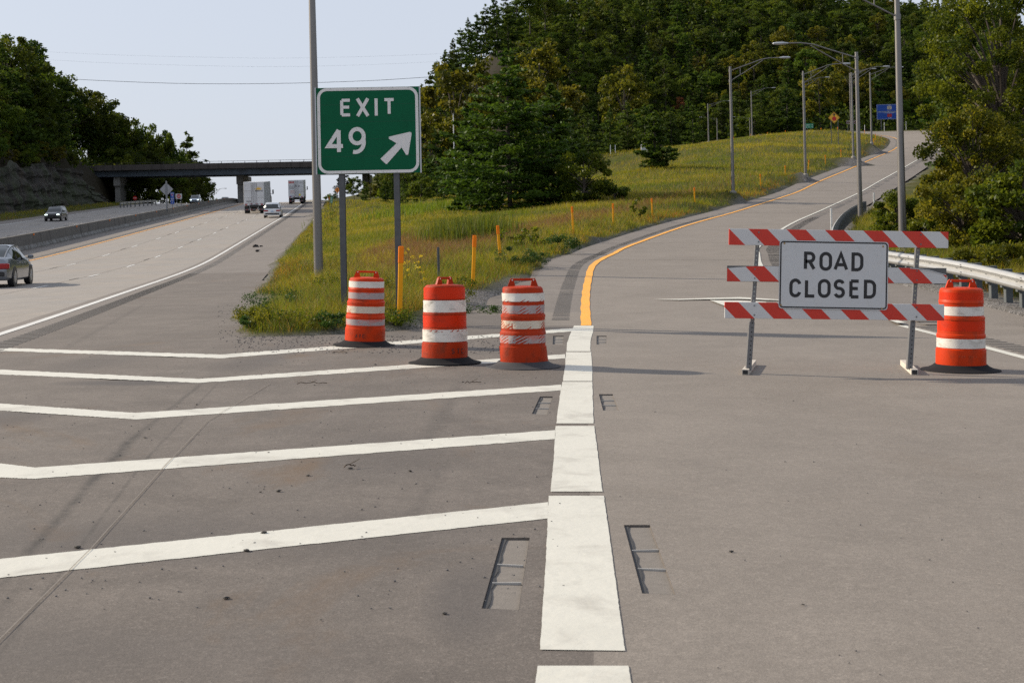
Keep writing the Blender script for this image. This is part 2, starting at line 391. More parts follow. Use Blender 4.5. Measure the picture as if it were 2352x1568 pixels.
# signed distance to pavement (positive outside)
nose = [hit(520, 775), hit(560, 727), hit(600, 700)]
isl = [(p.x, p.y) for p in nose] + [(float(XW(y)) + 3.8, y) for y in list(range(38, 60, 3)) + list(range(60, 440, 6))]
isl_r = [(p.x, p.y) for p in ramp_left]
base_r = [(hit(u, v).x, hit(u, v).y) for u, v in ((600, 774), (700, 771), (780, 768), (870, 764), (950, 752), (1020, 738), (1080, 716), (1130, 695))] + [(hit(1200, 668).x, hit(1200, 668).y), (ramp_left[20].x - .1, ramp_left[20].y)]
isl_r = [p for p in isl_r if p[1] > base_r[-1][1]]
island = isl + [(60, 440)] + isl_r[::-1] + base_r[::-1]
right_edge = [(8.95, -60), (8.95, 24)] + [(p.x, p.y) for p in ramp_right]
# close the right region around
right_poly = right_edge + [(ramp_right[-1].x - 60, ramp_right[-1].y + 3), (-10, 440), (500, 440), (500, -60)]
left_poly = [(float(XW(y)) - 31.9, y) for y in range(-60, 440, 6)] + [(-500, 440), (-500, -60)]
isl_close = island[:]
# the island ends where the far leg of the ramp runs off to the left
far = [(p.x, p.y) for p in ramp_left][::-1]
end_l = (far[0][0] - 60, far[0][1] + 1)
island = isl + [(-20, 440), (-10, 440)] + [(ramp_right[-1].x - 60, ramp_right[-1].y + 3), end_l] + isl_r[::-1] + base_r[::-1]
def inside(poly, x, y):
    c = np.zeros(len(x), bool); n = len(poly)
    for i in range(n):
        x1, y1 = poly[i]; x2, y2 = poly[(i + 1) % n]
        if y1 == y2: continue
        k = ((y1 > y) != (y2 > y)) & (x < (x2 - x1) * (y - y1) / (y2 - y1) + x1); c ^= k
    return c
def polydist(poly, x, y):
    d = np.full(len(x), 1e9); n = len(poly)
    for i in range(n):
        ax, ay = poly[i]; bx, by = poly[(i + 1) % n]; dx, dy = bx - ax, by - ay; L = dx * dx + dy * dy
        if L < 1e-9: continue
        t = np.clip(((x - ax) * dx + (y - ay) * dy) / L, 0, 1)
        d = np.minimum(d, np.hypot(x - ax - t * dx, y - ay - t * dy))
    return d
def sdist(x, y):
    d = np.full(len(x), -1e9)
    for poly in (island, right_poly, left_poly):
        q = polydist(poly, x, y); s = np.where(inside(poly, x, y), q, -q); d = np.maximum(d, s)
    return d
def axis(segs):
    out = []
    for a, b, st in segs: out += list(np.arange(a, b, st))
    return np.array(sorted(set(np.round(out, 3))))
GX = axis([(-420, -120, 12), (-120, -84, 4), (-84, -22, 1.2), (-22, 12, .4), (12, 30, .8), (30, 80, 1.6), (80, 160, 5), (160, 460, 14)])
GY = axis([(-40, 16, 4), (16, 46, .4), (46, 80, .8), (80, 140, 1.4), (140, 270, 2), (270, 460, 6), (460, 900, 40)])
XX, YY = np.meshgrid(GX, GY); gx, gy = XX.ravel(), YY.ravel()
def vnoise(x, y, s, seed=0):
    g = np.random.default_rng(seed).random((64, 64)); X = x / s; Y = y / s
    xi, yi = np.floor(X).astype(int), np.floor(Y).astype(int); fx, fy = X - xi, Y - yi
    fx, fy = fx * fx * (3 - 2 * fx), fy * fy * (3 - 2 * fy)
    a = g[xi % 64, yi % 64]; b = g[(xi + 1) % 64, yi % 64]; c = g[xi % 64, (yi + 1) % 64]; d = g[(xi + 1) % 64, (yi + 1) % 64]
    return (a * (1 - fx) + b * fx) * (1 - fy) + (c * (1 - fx) + d * fx) * fy
sd = sdist(gx, gy)
wobble = (vnoise(gx, gy, .9, 3) - .5) * .5 + (vnoise(gx, gy, 3, 4) - .5) * .6
sdw = sd + np.where(sd > -1, wobble * (gx > -12) * .8, 0)
base_z = rbf(gx, gy)
gz = base_z + np.where(sdw < 0, -np.minimum(.25, .02 + -sdw * .5), np.minimum(.05, sdw * .12))
gz += np.clip(sd - 1, 0, 5) / 5 * ((vnoise(gx, gy, 2.2, 5) - .5) * .16 + (vnoise(gx, gy, 9, 6) - .5) * .3)
rl = inside([(p.x, p.y) for p in ramp_left] + [(p.x, p.y) for p in ramp_right][::-1], gx, gy)
gz = np.where(rl, gz - .25, gz)
offg = XW(gy) - gx
cut_ = (offg > 31) & (offg < 41.6) & (gy > 95) & (gy < 300)
gz = np.where(cut_, np.minimum(gz, free_z(gx, gy) * 0 + PROF(gy) + .022 * 17.3 + .02 + np.clip(offg - 32, 0, 12) * .04), gz)
GZ = gz.reshape(XX.shape)
right_side = inside(right_poly, gx, gy)
gravel = np.where(right_side & (gy < 110), np.clip(1.6 - sdw, 0, 1) * 1.2, np.clip(.45 - sdw, 0, 1) * 1.8 * (sdw > -3) * (gy < 225))
gravel = np.where((gx > -2.2) & (gx < 2.4) & (gy < 33) & ~right_side, np.maximum(gravel, np.clip(2.6 - sdw, 0, 1) * (gx > -1.5)), gravel)
gravel = np.clip(gravel, 0, 1)
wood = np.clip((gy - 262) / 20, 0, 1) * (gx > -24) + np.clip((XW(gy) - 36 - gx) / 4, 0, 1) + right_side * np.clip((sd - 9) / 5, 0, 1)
nx, ny = len(GX), len(GY)
ii = np.arange(nx - 1)[None, :] + np.arange(ny - 1)[:, None] * nx; ii = ii.ravel()
Fg = np.stack([ii, ii + 1, ii + 1 + nx, ii + nx], 1)
mt = bpy.data.materials.new('grassy_ground'); n = NT(mt); p = n.geo()
def attr(n, nm, out='Fac'):
    a = n.n('ShaderNodeAttribute'); a.attribute_name = nm; return a.outputs[out]
g1 = n.noise(p, .35, 6, .6, .4); g2 = n.noise(p, 3.2, 5, .7)
c = n.mix(n.ramp(g1, .35, .65), (.050, .062, .012), (.085, .078, .022)); c = n.mix(n.ramp(g2, .3, .75), n.mix(.5, c, (.02, .018, .008)), c)
vor = n.n('ShaderNodeTexVoronoi'); vor.inputs['Scale'].default_value = 28; n.l(p, vor.inputs['Vector'])
gr = n.mix(n.ramp(n.sep(vor.outputs['Color'])[0], 0, 1), (.05, .048, .048), (.24, .23, .225))
soil = n.mix(n.ramp(n.noise(p, 1.8, 5, .6), .4, .62), gr, (.06, .048, .03))
c = n.mix(attr(n, 'gravel'), c, n.mix(.35, gr, soil))
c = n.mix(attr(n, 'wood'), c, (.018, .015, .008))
n.col(c); n.b.inputs['Roughness'].default_value = .95; n.b.inputs['Specular IOR Level'].default_value = .1
n.bump(n.math('ADD', n.math('MULTIPLY', vor.outputs['Distance'], attr(n, 'gravel')), n.math('MULTIPLY', g2, .3)), .8, .03)
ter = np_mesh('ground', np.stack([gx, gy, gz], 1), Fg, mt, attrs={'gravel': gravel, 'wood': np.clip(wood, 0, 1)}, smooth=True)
ter['kind'] = 'structure'
def tz(x, y):
    x = np.atleast_1d(np.asarray(x, float)); y = np.atleast_1d(np.asarray(y, float))
    i = np.clip(np.searchsorted(GX, x) - 1, 0, nx - 2); j = np.clip(np.searchsorted(GY, y) - 1, 0, ny - 2)
    fx = np.clip((x - GX[i]) / (GX[i + 1] - GX[i]), 0, 1); fy = np.clip((y - GY[j]) / (GY[j + 1] - GY[j]), 0, 1)
    return (GZ[j, i] * (1 - fx) + GZ[j, i + 1] * fx) * (1 - fy) + (GZ[j + 1, i] * (1 - fx) + GZ[j + 1, i + 1] * fx) * fy
def tz1(x, y): return float(tz(x, y)[0])
def on_ground(u, v, d):
    p = P(u, v, d); return Vector((p.x, p.y, tz1(p.x, p.y)))

# ------------------------------------------------------------------ road markings
M_white = pmat('thermoplastic_white', (.56, .55, .49), .55, var=.09, scale=3, bump=.3, dirt=(.33, .31, .27), dirt_amt=.5, dscale=2.2, coord='Object')
M_white_old = pmat('worn_white_paint', (.58, .58, .56), .6, var=.1, scale=3, dirt=(.35, .33, .31), dirt_amt=.6)
M_yellow = pmat('yellow_paint', (.80, .36, .02), .55, var=.1, scale=4, dirt=(.45, .25, .06), dirt_amt=.5)
M_rumble = pmat('rumble_groove', (.085, .08, .078), .9, var=.3, scale=9)
M_crack = pmat('dark_crack_filler', (.10, .087, .076), .8, var=.3, scale=9)
M_joint = pmat('pale_joint', (.175, .155, .137), .8, var=.3, scale=9)
def ramp_mark(mb, pts, lift=.035):
    mb.add([tuple(P(u, vv, float(np.interp(vv + 13 * (u - 1344) / 536, [645, 690, 748], [36.5, 31, 24.65]))) + Vector((0, 0, lift))) for u, vv in pts], [list(range(len(pts)))])
def poly_mark(mb, pts, lift=.005):
    v = []
    for (u, vv) in pts:
        p = hit(u, vv); v.append((p.x, p.y, p.z + lift))
    mb.add(v, [list(range(len(v)))])
def Z2(x, y): return (980 + .5311 * x, 735 + .5311 * y)
def struct(mb, name, mat, label=None):
    o = mb.build(name, mat); o['kind'] = 'structure'
    if label: o['label'] = label
    return o
mb = MB()
blocks = [([(637, 25), (617, 70), (607, 100), (605, 136)], [(722, 25), (722, 45), (710, 80), (708, 136)]),
          ([(603, 139), (600, 180), (590, 265)], [(712, 139), (716, 190), (716, 265)]),
          ([(587, 268), (575, 330), (561, 448)], [(716, 268), (720, 390), (722, 448)]),
          ([(558, 459), (550, 600), (536, 743)], [(724, 459), (738, 500), (745, 570), (760, 743)][0:1] + [(738, 560), (760, 743)]),
          ([(528, 761), (515, 1050), (490, 1427)], [(766, 761), (806, 1050), (858, 1432)]),
          ([(480, 1497), (474, 1540), (430, 1900)], [(873, 1497), (880, 1540), (930, 1900)])]
for Lp, Rp in blocks:
    k = max(len(Lp), len(Rp))
    def dens(A_):
        out = []
        for (x0, y0), (x1, y1) in zip(A_[:-1], A_[1:]):
            m_ = max(2, int(abs(y1 - y0) / 12)); out += [(x0 + (x1 - x0) * i / m_ + (random.uniform(-1.3, 1.3) if i else 0), y0 + (y1 - y0) * i / m_) for i in range(m_)]
        return out + [A_[-1]]
    ly = [q[1] for q in Lp]; ry = [q[1] for q in Rp]; Ls = dens(Lp); m_ = len(Ls); Rs = [(float(np.interp(ry[0] + (ry[-1] - ry[0]) * i / (m_ - 1), ry, [q[0] for q in Rp])) + random.uniform(-1.3, 1.3), ry[0] + (ry[-1] - ry[0]) * i / (m_ - 1)) for i in range(m_)]
    for i in range(m_ - 1): poly_mark(mb, [Z2(*Ls[i]), Z2(*Rs[i]), Z2(*Rs[i + 1]), Z2(*Ls[i + 1])], .004)
struct(mb, 'gore_edge_line', M_white, 'thick white blocks of the gore line in the middle')
mb = MB()
chev = [((0, 799, 806), (505, 814.5, 823), (1317, 754, 761)), ((0, 849, 860), (456, 870.5, 879.5), (1298, 813.5, 823)), ((0, 927, 943), (312, 948.5, 963.5), (1289, 883.7, 896.5)),
        ((0, 1064.4, 1097), (80, 1074, 1100), (1275, 988, 1008.5)), ((-60, 1290, 1334), None, (1259, 1153.5, 1190.7))]
for a, b, c in chev:
    if a[0] == 0:
        k = (b[1] - a[1]) / max(1, b[0]); a = (-50, a[1] - 50 * k, a[2] - 50 * (b[2] - a[2]) / max(1, b[0]))
    segs = [a, b, c] if b else [a, c]
    for p, q in zip(segs[:-1], segs[1:]):
        m_ = 70; jt = {}
        for i in range(m_):
            t0, t1 = i / m_, (i + 1) / m_; f = lambda t, e: p[e] + (q[e] - p[e]) * t + (jt.setdefault((round(t * m_), e), random.uniform(-.5, .5) * (1 if e else 0)) if 0 < round(t * m_) < m_ else 0)
            poly_mark(mb, [(f(t0, 0), f(t0, 1)), (f(t1, 0), f(t1, 1)), (f(t1, 0), f(t1, 2)), (f(t0, 0), f(t0, 2))], .003)
struct(mb, 'gore_chevron_stripes', M_white, 'white chevron stripes painted across the gore')
# freeway lines
def free_strip(mb, off, wd, y0, y1, st=2.0, lift=.006):
    yy = list(np.arange(y0, y1, st)) + [y1]
    for a, b in zip(yy[:-1], yy[1:]):
        v = []
        for y, o in ((a, off + wd / 2), (a, off - wd / 2), (b, off - wd / 2), (b, off + wd / 2)):
            x = float(XW(y)) - o; v.append((x, y, float(free_z(x, y)) + lift + .00004 * max(0, y)))
        mb.add(v, [[0, 1, 2, 3]])
mb = MB(); free_strip(mb, 0, .17, -30, 400, 4); free_strip(mb, 28.8, .15, 20, 400, 4); struct(mb, 'freeway_edge_line', M_white_old)
mb = MB(); free_strip(mb, 11.0, .16, -30, 400, 4); free_strip(mb, 17.6, .15, 20, 400, 4); struct(mb, 'yellow_edge_line', M_yellow)
mb = MB(); mc = MB()
for off in (3.66, 7.33, 21.3, 25.0):
    y = -18.0 + off
    while y < 330:
        free_strip(mb, off, .13, y, y + 3.05, 3.05, .008)
        if int(y / 12.2) % 2 == 0: free_strip(mc, off + .2, .09, y - 3.5, y - 1.2, 2.3, .007)
        y += 12.2
    free_strip(mc, off + .12, .02, -20, 330, 4, .005)
struct(mb, 'lane_dashes', M_white_old); struct(mc, 'lane_joint_seams', M_crack)
mb = MB()
y = -10.0
while y < 300:
    st = .32 if y < 60 else 1.2
    free_strip(mb, -.62, .42, y, y + (.17 if y < 60 else .8), 1, .004); free_strip(mb, 11.55, .4, y, y + (.17 if y < 60 else .8), 1, .004)
    y += st
struct(mb, 'rumble_strip', M_rumble)
# ramp lines
def ramp_strip(mb, t0, t1, i0, i1, lift=.006, right=False, wob=0):
    prev = None
    for i in range(i0, i1 + 1):
        wd = ramp_w(i) if right else 0
        w1 = wob * math.sin(i * 1.7) * .5; a, b = ramp_pt(i, wd + t0 + w1), ramp_pt(i, wd + t1 + w1 * .6)
        L = lift + .002 * i / 10
        a = a + Vector((0, 0, L)); b = b + Vector((0, 0, L))
        if prev: mb.add([prev[0], prev[1], b, a], [[0, 1, 2, 3]])
        prev = (a, b)
def near_line(mb, pts, half, lift=.006):
    pr = None
    for (x, y) in pts:
        v = ((x - half, y, float(free_z(x - half, y)) + lift), (x + half, y, float(free_z(x + half, y)) + lift))
        if pr: mb.add([pr[0], pr[1], v[1], v[0]], [[0, 1, 2, 3]])
        pr = v
mb = MB(); ramp_strip(mb, -.085, .10, 0, NST - 1, .006, wob=.02); struct(mb, 'ramp_yellow_line', M_yellow, 'yellow left edge line of the exit ramp')
mb = MB(); ramp_strip(mb, -.07, .08, 0, NST - 1, .006, True)
w0 = WC[0]; near_line(mb, [(6.35, -15), (6.4, 5), (6.5, 12), (6.6, 18.3), (w0.x - .02, w0.y - 2.5), (w0.x, w0.y)], .075)
struct(mb, 'ramp_white_line', M_white, 'white right edge line of the exit ramp')
mb = MB()
def ramp_rumble(mb, t0, t1, i0, i1, right, pitch=.33, wdt=.16):
    acc = 0
    for i in range(i0, i1):
        wa = ramp_w(i) if right else 0; wb = ramp_w(i + 1) if right else 0
        a0, a1, b0, b1 = ramp_pt(i, wa + t0), ramp_pt(i, wa + t1), ramp_pt(i + 1, wb + t0), ramp_pt(i + 1, wb + t1)
        L = (b0 - a0).length
        while acc < L:
            e = min(1, (acc + wdt) / L); s = acc / L
            q = [a0.lerp(b0, s), a1.lerp(b1, s), a1.lerp(b1, e), a0.lerp(b0, e)]
            mb.add([x + Vector((0, 0, .005)) for x in q], [[0, 1, 2, 3]]); acc += pitch
        acc -= L
ramp_rumble(mb, -.62, -.30, 2, 70, False, .3, .15); ramp_rumble(mb, -.62, -.3, 70, NST - 30, False, 2.0, 1.7)
ramp_rumble(mb, .35, .85, 0, 70, True, .3, .13); ramp_rumble(mb, .4, .8, 70, 130, True, 2.0, 1.7)
for y in np.arange(6, 24.3, .3):
    x = 6.95 + (y - 12) * .012; near_line(mb, [(x, y), (x, y + .11)], .22, .005)
struct(mb, 'ramp_rumble_strip', M_rumble)
# painted arrow on the ramp, seen at a grazing angle
mb = MB()
ramp_mark(mb, [(1500, 690.5), (1560, 690), (1640, 687.5), (1640, 690.5), (1560, 692)])
ramp_mark(mb, [(1640, 687.5), (1700, 686), (1760, 689.5), (1810, 693), (1760, 692.5), (1700, 690), (1640, 690.5)])
ramp_mark(mb, [(1631, 693), (1700, 694), (1760, 697), (1760, 728), (1715, 722), (1680, 712)])
struct(mb, 'pavement_arrow', M_white, 'white painted arrow lying on the ramp lane behind the barricade')
# cut grooves for inlaid markers either side of the thick line, cracks and joints
mb = MB(); ml = MB()
def strip_px(mb, a, b, w0, w1, lift, wob=0):
    pa, pb = hit(*a), hit(*b); d = (pb - pa); n = max(1, int(d.length / .25)); s = Vector((-d.y, d.x, 0)).normalized(); pr = None
    for i in range(n + 1):
        t = i / n; p = pa.lerp(pb, t) + s * (random.uniform(-wob, wob)); w_ = (w0 + (w1 - w0) * t) / 2 * random.uniform(.7, 1.2)
        q = [p - s * w_, p + s * w_]; q = [(x.x, x.y, float(free_z(x.x, x.y)) + lift) for x in q]
        if pr: mb.add([pr[0], pr[1], q[1], q[0]], [[0, 1, 2, 3]])
        pr = q
M_groove = pmat('ground_down_recess', (.165, .148, .132), .9, var=.25, scale=20, bump=.3)
M_bar = pmat('worn_casting_bar', (.40, .39, .37), .5, .3, var=.2, scale=20)
cutter = MB(); ms = MB()
for qd, bars in [([(853, 885), (965, 885), (1075, 1185), (932, 1180)], [((885, 990), (1005, 990)), ((910, 1068), (1040, 1075))]),
                 ([(325, 940), (445, 940), (398, 1252), (238, 1245)], [((303, 1050), (420, 1058)), ((280, 1130), (412, 1132))]),
                 ([(745, 320), (805, 320), (830, 390), (763, 390)], [((752, 345), (812, 345)), ((758, 365), (820, 366))]),
                 ([(490, 330), (545, 330), (520, 410), (455, 405)], [((480, 355), (540, 355)), ((470, 378), (530, 380))]),
                 ([(735, 68), (778, 68), (776, 105), (735, 105)], [((735, 82), (777, 82)), ((735, 94), (777, 94))]),
                 ([(547, 68), (592, 68), (592, 105), (545, 105)], [((546, 82), (592, 82)), ((546, 94), (592, 94))])]:
    q = [hit(*Z2(*t)) for t in qd]; dp = .013
    vs = [p + Vector((0, 0, .05)) for p in q] + [p - Vector((0, 0, .2)) for p in q]
    cutter.add(vs, [[0, 1, 2, 3], [7, 6, 5, 4], [0, 4, 5, 1], [1, 5, 6, 2], [2, 6, 7, 3], [3, 7, 4, 0]])
    c_ = sum(q, Vector()) / 4; qi = [p + (p - c_) * .004 for p in q]
    ml.add([p + Vector((0, 0, .0005)) for p in qi] + [p - Vector((0, 0, dp)) for p in qi], [[4, 5, 6, 7], [0, 4, 5, 1], [1, 5, 6, 2], [2, 6, 7, 3], [3, 7, 4, 0]])
    e1, e2 = q[0].lerp(q[1], .02), q[3].lerp(q[2], .02); sd2 = (q[1] - q[0]).normalized() * .024; zz2 = Vector((0, 0, dp * .55)); pr = None  # ragged near-black strip along the left edge of each recess
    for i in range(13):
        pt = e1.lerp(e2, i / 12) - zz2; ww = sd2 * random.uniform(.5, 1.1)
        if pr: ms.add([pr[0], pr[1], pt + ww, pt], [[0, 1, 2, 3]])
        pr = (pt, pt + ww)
    for a_, b_2 in bars:
        pa, pb = hit(*Z2(*a_)), hit(*Z2(*b_2)); pm = (pa + pb) / 2; d_2 = pb - pa
        mb.box((0, 0, 0), (d_2.length * .96, .010, .014), Matrix.Translation((pm.x, pm.y, pm.z - .0095)) @ Matrix.Rotation(math.atan2(d_2.y, d_2.x), 4, 'Z'))
struct(ms, 'marker_recess_dark_strip', pmat('near_black_strip', (.03, .03, .032), .8, var=.3)); struct(ml, 'marker_recess', M_groove); struct(mb, 'marker_casting_bars', M_bar)
def cut(o):
    """open the sheet over the recesses with a boolean, applied at once"""
    cu = cutter.build('cutter', M_groove); md = o.modifiers.new('cut', 'BOOLEAN'); md.operation = 'DIFFERENCE'; md.object = cu; md.solver = 'EXACT'
    bpy.context.view_layer.update(); dg = bpy.context.evaluated_depsgraph_get(); me = bpy.data.meshes.new_from_object(o.evaluated_get(dg)); o.modifiers.clear(); o.data = me
    bpy.data.objects.remove(cu); me.polygons.foreach_set('use_smooth', [False] * len(me.polygons)); me.update()
cut(ap)
mb = MB()
for a, b in [((620, 882), (476, 968)), ((476, 968), (380, 1070)), ((380, 1070), (205, 1266)), ((205, 1266), (-60, 1530))]: strip_px(mb, a, b, .005, .005, .0085, .001)
struct(mb, 'pavement_joint', M_joint)
mb = MB()
for i in (34, 52, 75, 92, 112, 135):
    if i < NST - 1:
        a, b = ramp_pt(i, 0), ramp_pt(i, ramp_w(i) + 2.3); d = (b - a).normalized(); s = Vector((-d.y, d.x, 0)) * .02; up = Vector((0, 0, .008))
        mb.add([a - s + up, b - s + up, b + s + up, a + s + up], [[0, 1, 2, 3]])
struct(mb, 'ramp_transverse_joint', M_crack)

# ------------------------------------------------------------------ lettering built as strokes
def arc(cx, cz, rx, rz, a0, a1, n=12): return [(cx + rx * math.cos(R(a0 + (a1 - a0) * i / n)), cz + rz * math.sin(R(a0 + (a1 - a0) * i / n))) for i in range(n + 1)]
def glyph(c):
    """strokes in a unit-high box of width w"""
    G = {'E': (.62, [[(0, 0), (0, 1)], [(0, 1), (.62, 1)], [(0, .53), (.56, .53)], [(0, 0), (.62, 0)]]),
         'X': (.74, [[(0, 0), (.74, 1)], [(0, 1), (.74, 0)]]), 'I': (.0, [[(0, 0), (0, 1)]]), 'T': (.68, [[(0, 1), (.68, 1)], [(.34, 0), (.34, 1)]]),
         '4': (.6, [[(.45, 0), (.45, .98)], [(.45, 1), (0, .27), (.62, .27)]]), '9': (.52, [arc(.26, .69, .26, .31, -5, 355, 22), [(.52, .69)] + arc(.18, .42, .34, .42, 15, -105, 10)]),
         'R': (.56, [[(0, 0), (0, 1), (.3, 1)] + arc(.3, .74, .25, .26, 90, -90, 9) + [(0, .48)], [(.28, .48), (.58, 0)]]),
         'O': (.56, [arc(.28, .70, .28, .30, 0, 180, 12) + arc(.28, .30, .28, .30, 180, 360, 12) + [(.56, .70)]]), 'A': (.68, [[(0, 0), (.34, 1), (.68, 0)], [(.12, .3), (.56, .3)]]),
         'D': (.56, [[(0, 0), (0, 1), (.26, 1)] + arc(.26, .68, .3, .32, 90, 0, 7) + arc(.26, .32, .3, .32, 0, -90, 7) + [(0, 0)]]),
         'C': (.54, [arc(.27, .70, .27, .30, 12, 180, 12) + arc(.27, .30, .27, .30, 180, 348, 12)]), 'L': (.48, [[(0, 1), (0, 0), (.5, 0)]]),
         'S': (.52, [arc(.26, .755, .25, .245, 20, 250, 12) + arc(.26, .26, .26, .26, 80, -160, 13)]),
         'N': (.56, [[(0, 0), (0, 1), (.56, 0), (.56, 1)]]), 'H': (.56, [[(0, 0), (0, 1)], [(.56, 0), (.56, 1)], [(0, .5), (.56, .5)]]), 'M': (.7, [[(0, 0), (0, 1), (.35, .2), (.7, 1), (.7, 0)]]),
         '7': (.52, [[(0, 1), (.52, 1), (.2, 0)]]), '5': (.5, [[(.48, 1), (.05, 1), (.02, .56)] + arc(.24, .33, .27, .33, 110, -140, 10)]), '0': (.5, [arc(.25, .5, .25, .5, 0, 360, 18)]),
         'G': (.56, [arc(.28, .70, .28, .30, 12, 180, 9) + arc(.28, .30, .28, .30, 180, 350, 9) + [(.56, .48), (.32, .48)]]),
         'W': (.8, [[(0, 1), (.2, 0), (.4, .8), (.6, 0), (.8, 1)]]), 'P': (.54, [[(0, 0), (0, 1), (.3, 1)] + arc(.3, .74, .25, .26, 90, -90, 9) + [(0, .48)]]), 'V': (.62, [[(0, 1), (.31, 0), (.62, 1)]]),
         '2': (.52, [arc(.26, .72, .26, .28, 160, -30, 10) + [(0, 0), (.54, 0)]]), 'U': (.54, [[(0, 1)] + arc(.27, .28, .27, .28, 180, 360, 10) + [(.54, 1)]]), 'Y': (.6, [[(0, 1), (.3, .5), (.6, 1)], [(.3, .5), (.3, 0)]]),
         'K': (.56, [[(0, 0), (0, 1)], [(.56, 1), (0, .4)], [(.2, .55), (.58, 0)]]), 'F': (.54, [[(0, 0), (0, 1), (.56, 1)], [(0, .52), (.5, .52)]]), '1': (.2, [[(0, .8), (.2, 1), (.2, 0)]]), '3': (.5, [arc(.24, .75, .25, .25, 150, -80, 9) + arc(.24, .26, .27, .26, 80, -150, 10)]),
         'B': (.56, [[(0, 0), (0, 1), (.3, 1)] + arc(.28, .76, .24, .24, 90, -90, 7) + arc(.28, .26, .28, .26, 90, -90, 7) + [(0, 0)]])}
    return G.get(c, (.4, []))
def stroke(mb, pts, w, y, thick=.002, M=None):
    """a mitred flat band along pts (x,z) in the plane y, facing -y"""
    pts = [p for i, p in enumerate(pts) if i == 0 or math.hypot(p[0] - pts[i - 1][0], p[1] - pts[i - 1][1]) > w * .12]
    n = len(pts); closed = n > 3 and math.hypot(pts[0][0] - pts[-1][0], pts[0][1] - pts[-1][1]) < 1e-4; L = []
    for i in range(n):
        a = pts[i - 1] if i else (pts[-2] if closed else None); b = pts[i + 1] if i < n - 1 else (pts[1] if closed else None)
        d0 = Vector((pts[i][0] - a[0], pts[i][1] - a[1])).normalized() if a else None; d1 = Vector((b[0] - pts[i][0], b[1] - pts[i][1])).normalized() if b else None
        d0 = d0 or d1; d1 = d1 or d0; t = (d0 + d1)
        t = t.normalized() if t.length > .2 else d1; nn = Vector((-t.y, t.x)); k = w / 2 / max(.45, nn.dot(Vector((-d1.y, d1.x))))
        L.append(((pts[i][0] + nn.x * k, pts[i][1] + nn.y * k), (pts[i][0] - nn.x * k, pts[i][1] - nn.y * k)))
    vs = [(p[0], y, p[1]) for q in L for p in q]
    mb.add(vs, [[2 * i, 2 * i + 1, 2 * i + 3, 2 * i + 2] for i in range(n - 1)], M)
def letters(mb, text, x, z, h, w, y, gap=.25, fit=None, M=None, sx=1.0):
    """text from baseline-left (x,z), cap height h, stroke width w; fit = total width"""
    inner = h - w
    def total(s_, g_): return sum(glyph(c)[0] * inner * s_ + w for c in text) + g_ * h * (len(text) - 1)
    if fit: sx = sx * (fit - gap * h * (len(text) - 1) - w * len(text)) / max(1e-6, total(1, 0) - w * len(text))
    k = 0
    for c in text:
        gw, st = glyph(c)
        for s_ in st:
            stroke(mb, [(x + w / 2 + p[0] * inner * sx, z + w / 2 + p[1] * inner) for p in s_], w, y - .0006 * (k % 5), M=M); k += 1
        x += gw * inner * sx + w + gap * h
    return x
def rrect(x0, z0, x1, z1, r, n=6):
    out = []
    for cx, cz, a in ((x1 - r, z1 - r, 0), (x0 + r, z1 - r, 90), (x0 + r, z0 + r, 180), (x1 - r, z0 + r, 270)): out += arc(cx, cz, r, r, a, a + 90, n)
    return out
def plate(name, pts, y0, y1, mat, parent): return MB().prism(pts, y0, y1).build(name, mat, parent)

# ------------------------------------------------------------------ object materials
M_orange = pmat('drum_orange_plastic', (.53, .036, .0015), .5, spec=.2, var=.10, scale=5, bump=.05, dirt=(.20, .035, .012), dirt_amt=.7, dscale=5, stretch=(1, 1, .6))
M_orange_w = pmat('drum_orange_scuffed', (.38, .028, .0018), .55, spec=.2, var=.16, scale=6, bump=.25, dirt=(.16, .03, .012), dirt_amt=.75, dscale=7, stretch=(1, 1, .6))
M_refl_o = pmat('orange_reflective_sheet', (.58, .026, .001), .45, spec=.2, var=.08, scale=4, bump=.08, dirt=(.35, .03, .01), dirt_amt=.8, dscale=5)
M_refl_w = pmat('white_reflective_sheet', (.68, .65, .60), .35, var=.08, scale=4, bump=.05, dirt=(.30, .27, .23), dirt_amt=.75, dscale=5, stretch=(1, 1, 2))
M_refl_worn = pmat('worn_reflective_sheet', (.36, .30, .30), .45, var=.15, scale=6, bump=.1, dirt=(.60, .07, .03), dirt_amt=.95, dscale=4.5, stretch=(1, 1, 2))
M_refl_torn = pmat('torn_reflective_sheet', (.60, .52, .42), .45, var=.15, scale=6, bump=.5, dirt=(.45, .12, .02), dirt_amt=.9, dscale=3.2, stretch=(1, 1, 1.2))
M_rubber = pmat('black_rubber', (.016, .016, .018), .85, spec=.12, var=.3, scale=8, bump=.2)
M_galv = pmat('galvanised_steel', (.22, .23, .24), .45, .75, var=.25, scale=7, dirt=(.10, .10, .10), dirt_amt=.6)
M_post = pmat('weathered_steel_post', (.10, .105, .11), .6, .4, var=.3, scale=9)
M_lamp_pole = pmat('brushed_aluminium_pole', (.20, .19, .18), .40, .7, var=.12, scale=6, stretch=(1, 1, .2), dirt=(.2, .19, .18), dirt_amt=.4)
M_lumi = pmat('luminaire_grey', (.42, .44, .47), .4, .3)
M_conc = pmat('concrete', (.26, .245, .22), .9, var=.2, scale=3, bump=.3, dirt=(.10, .095, .085), dirt_amt=.7)
M_delin = pmat('yellow_delineator_plastic', (.84, .36, .008), .5, spec=.2, var=.06, scale=4, dirt=(.5, .25, .02), dirt_amt=.4)
M_delin_o = pmat('orange_reflector_band', (.90, .22, .005), .45, spec=.2, var=.05)
M_wpost = pmat('white_marker_post', (.7, .7, .68), .5, var=.06)
M_signgreen = pmat('green_sign_sheeting', (.001, .098, .042), .55, spec=.15, var=.05, scale=2, dirt=(.001, .075, .032), dirt_amt=.5)
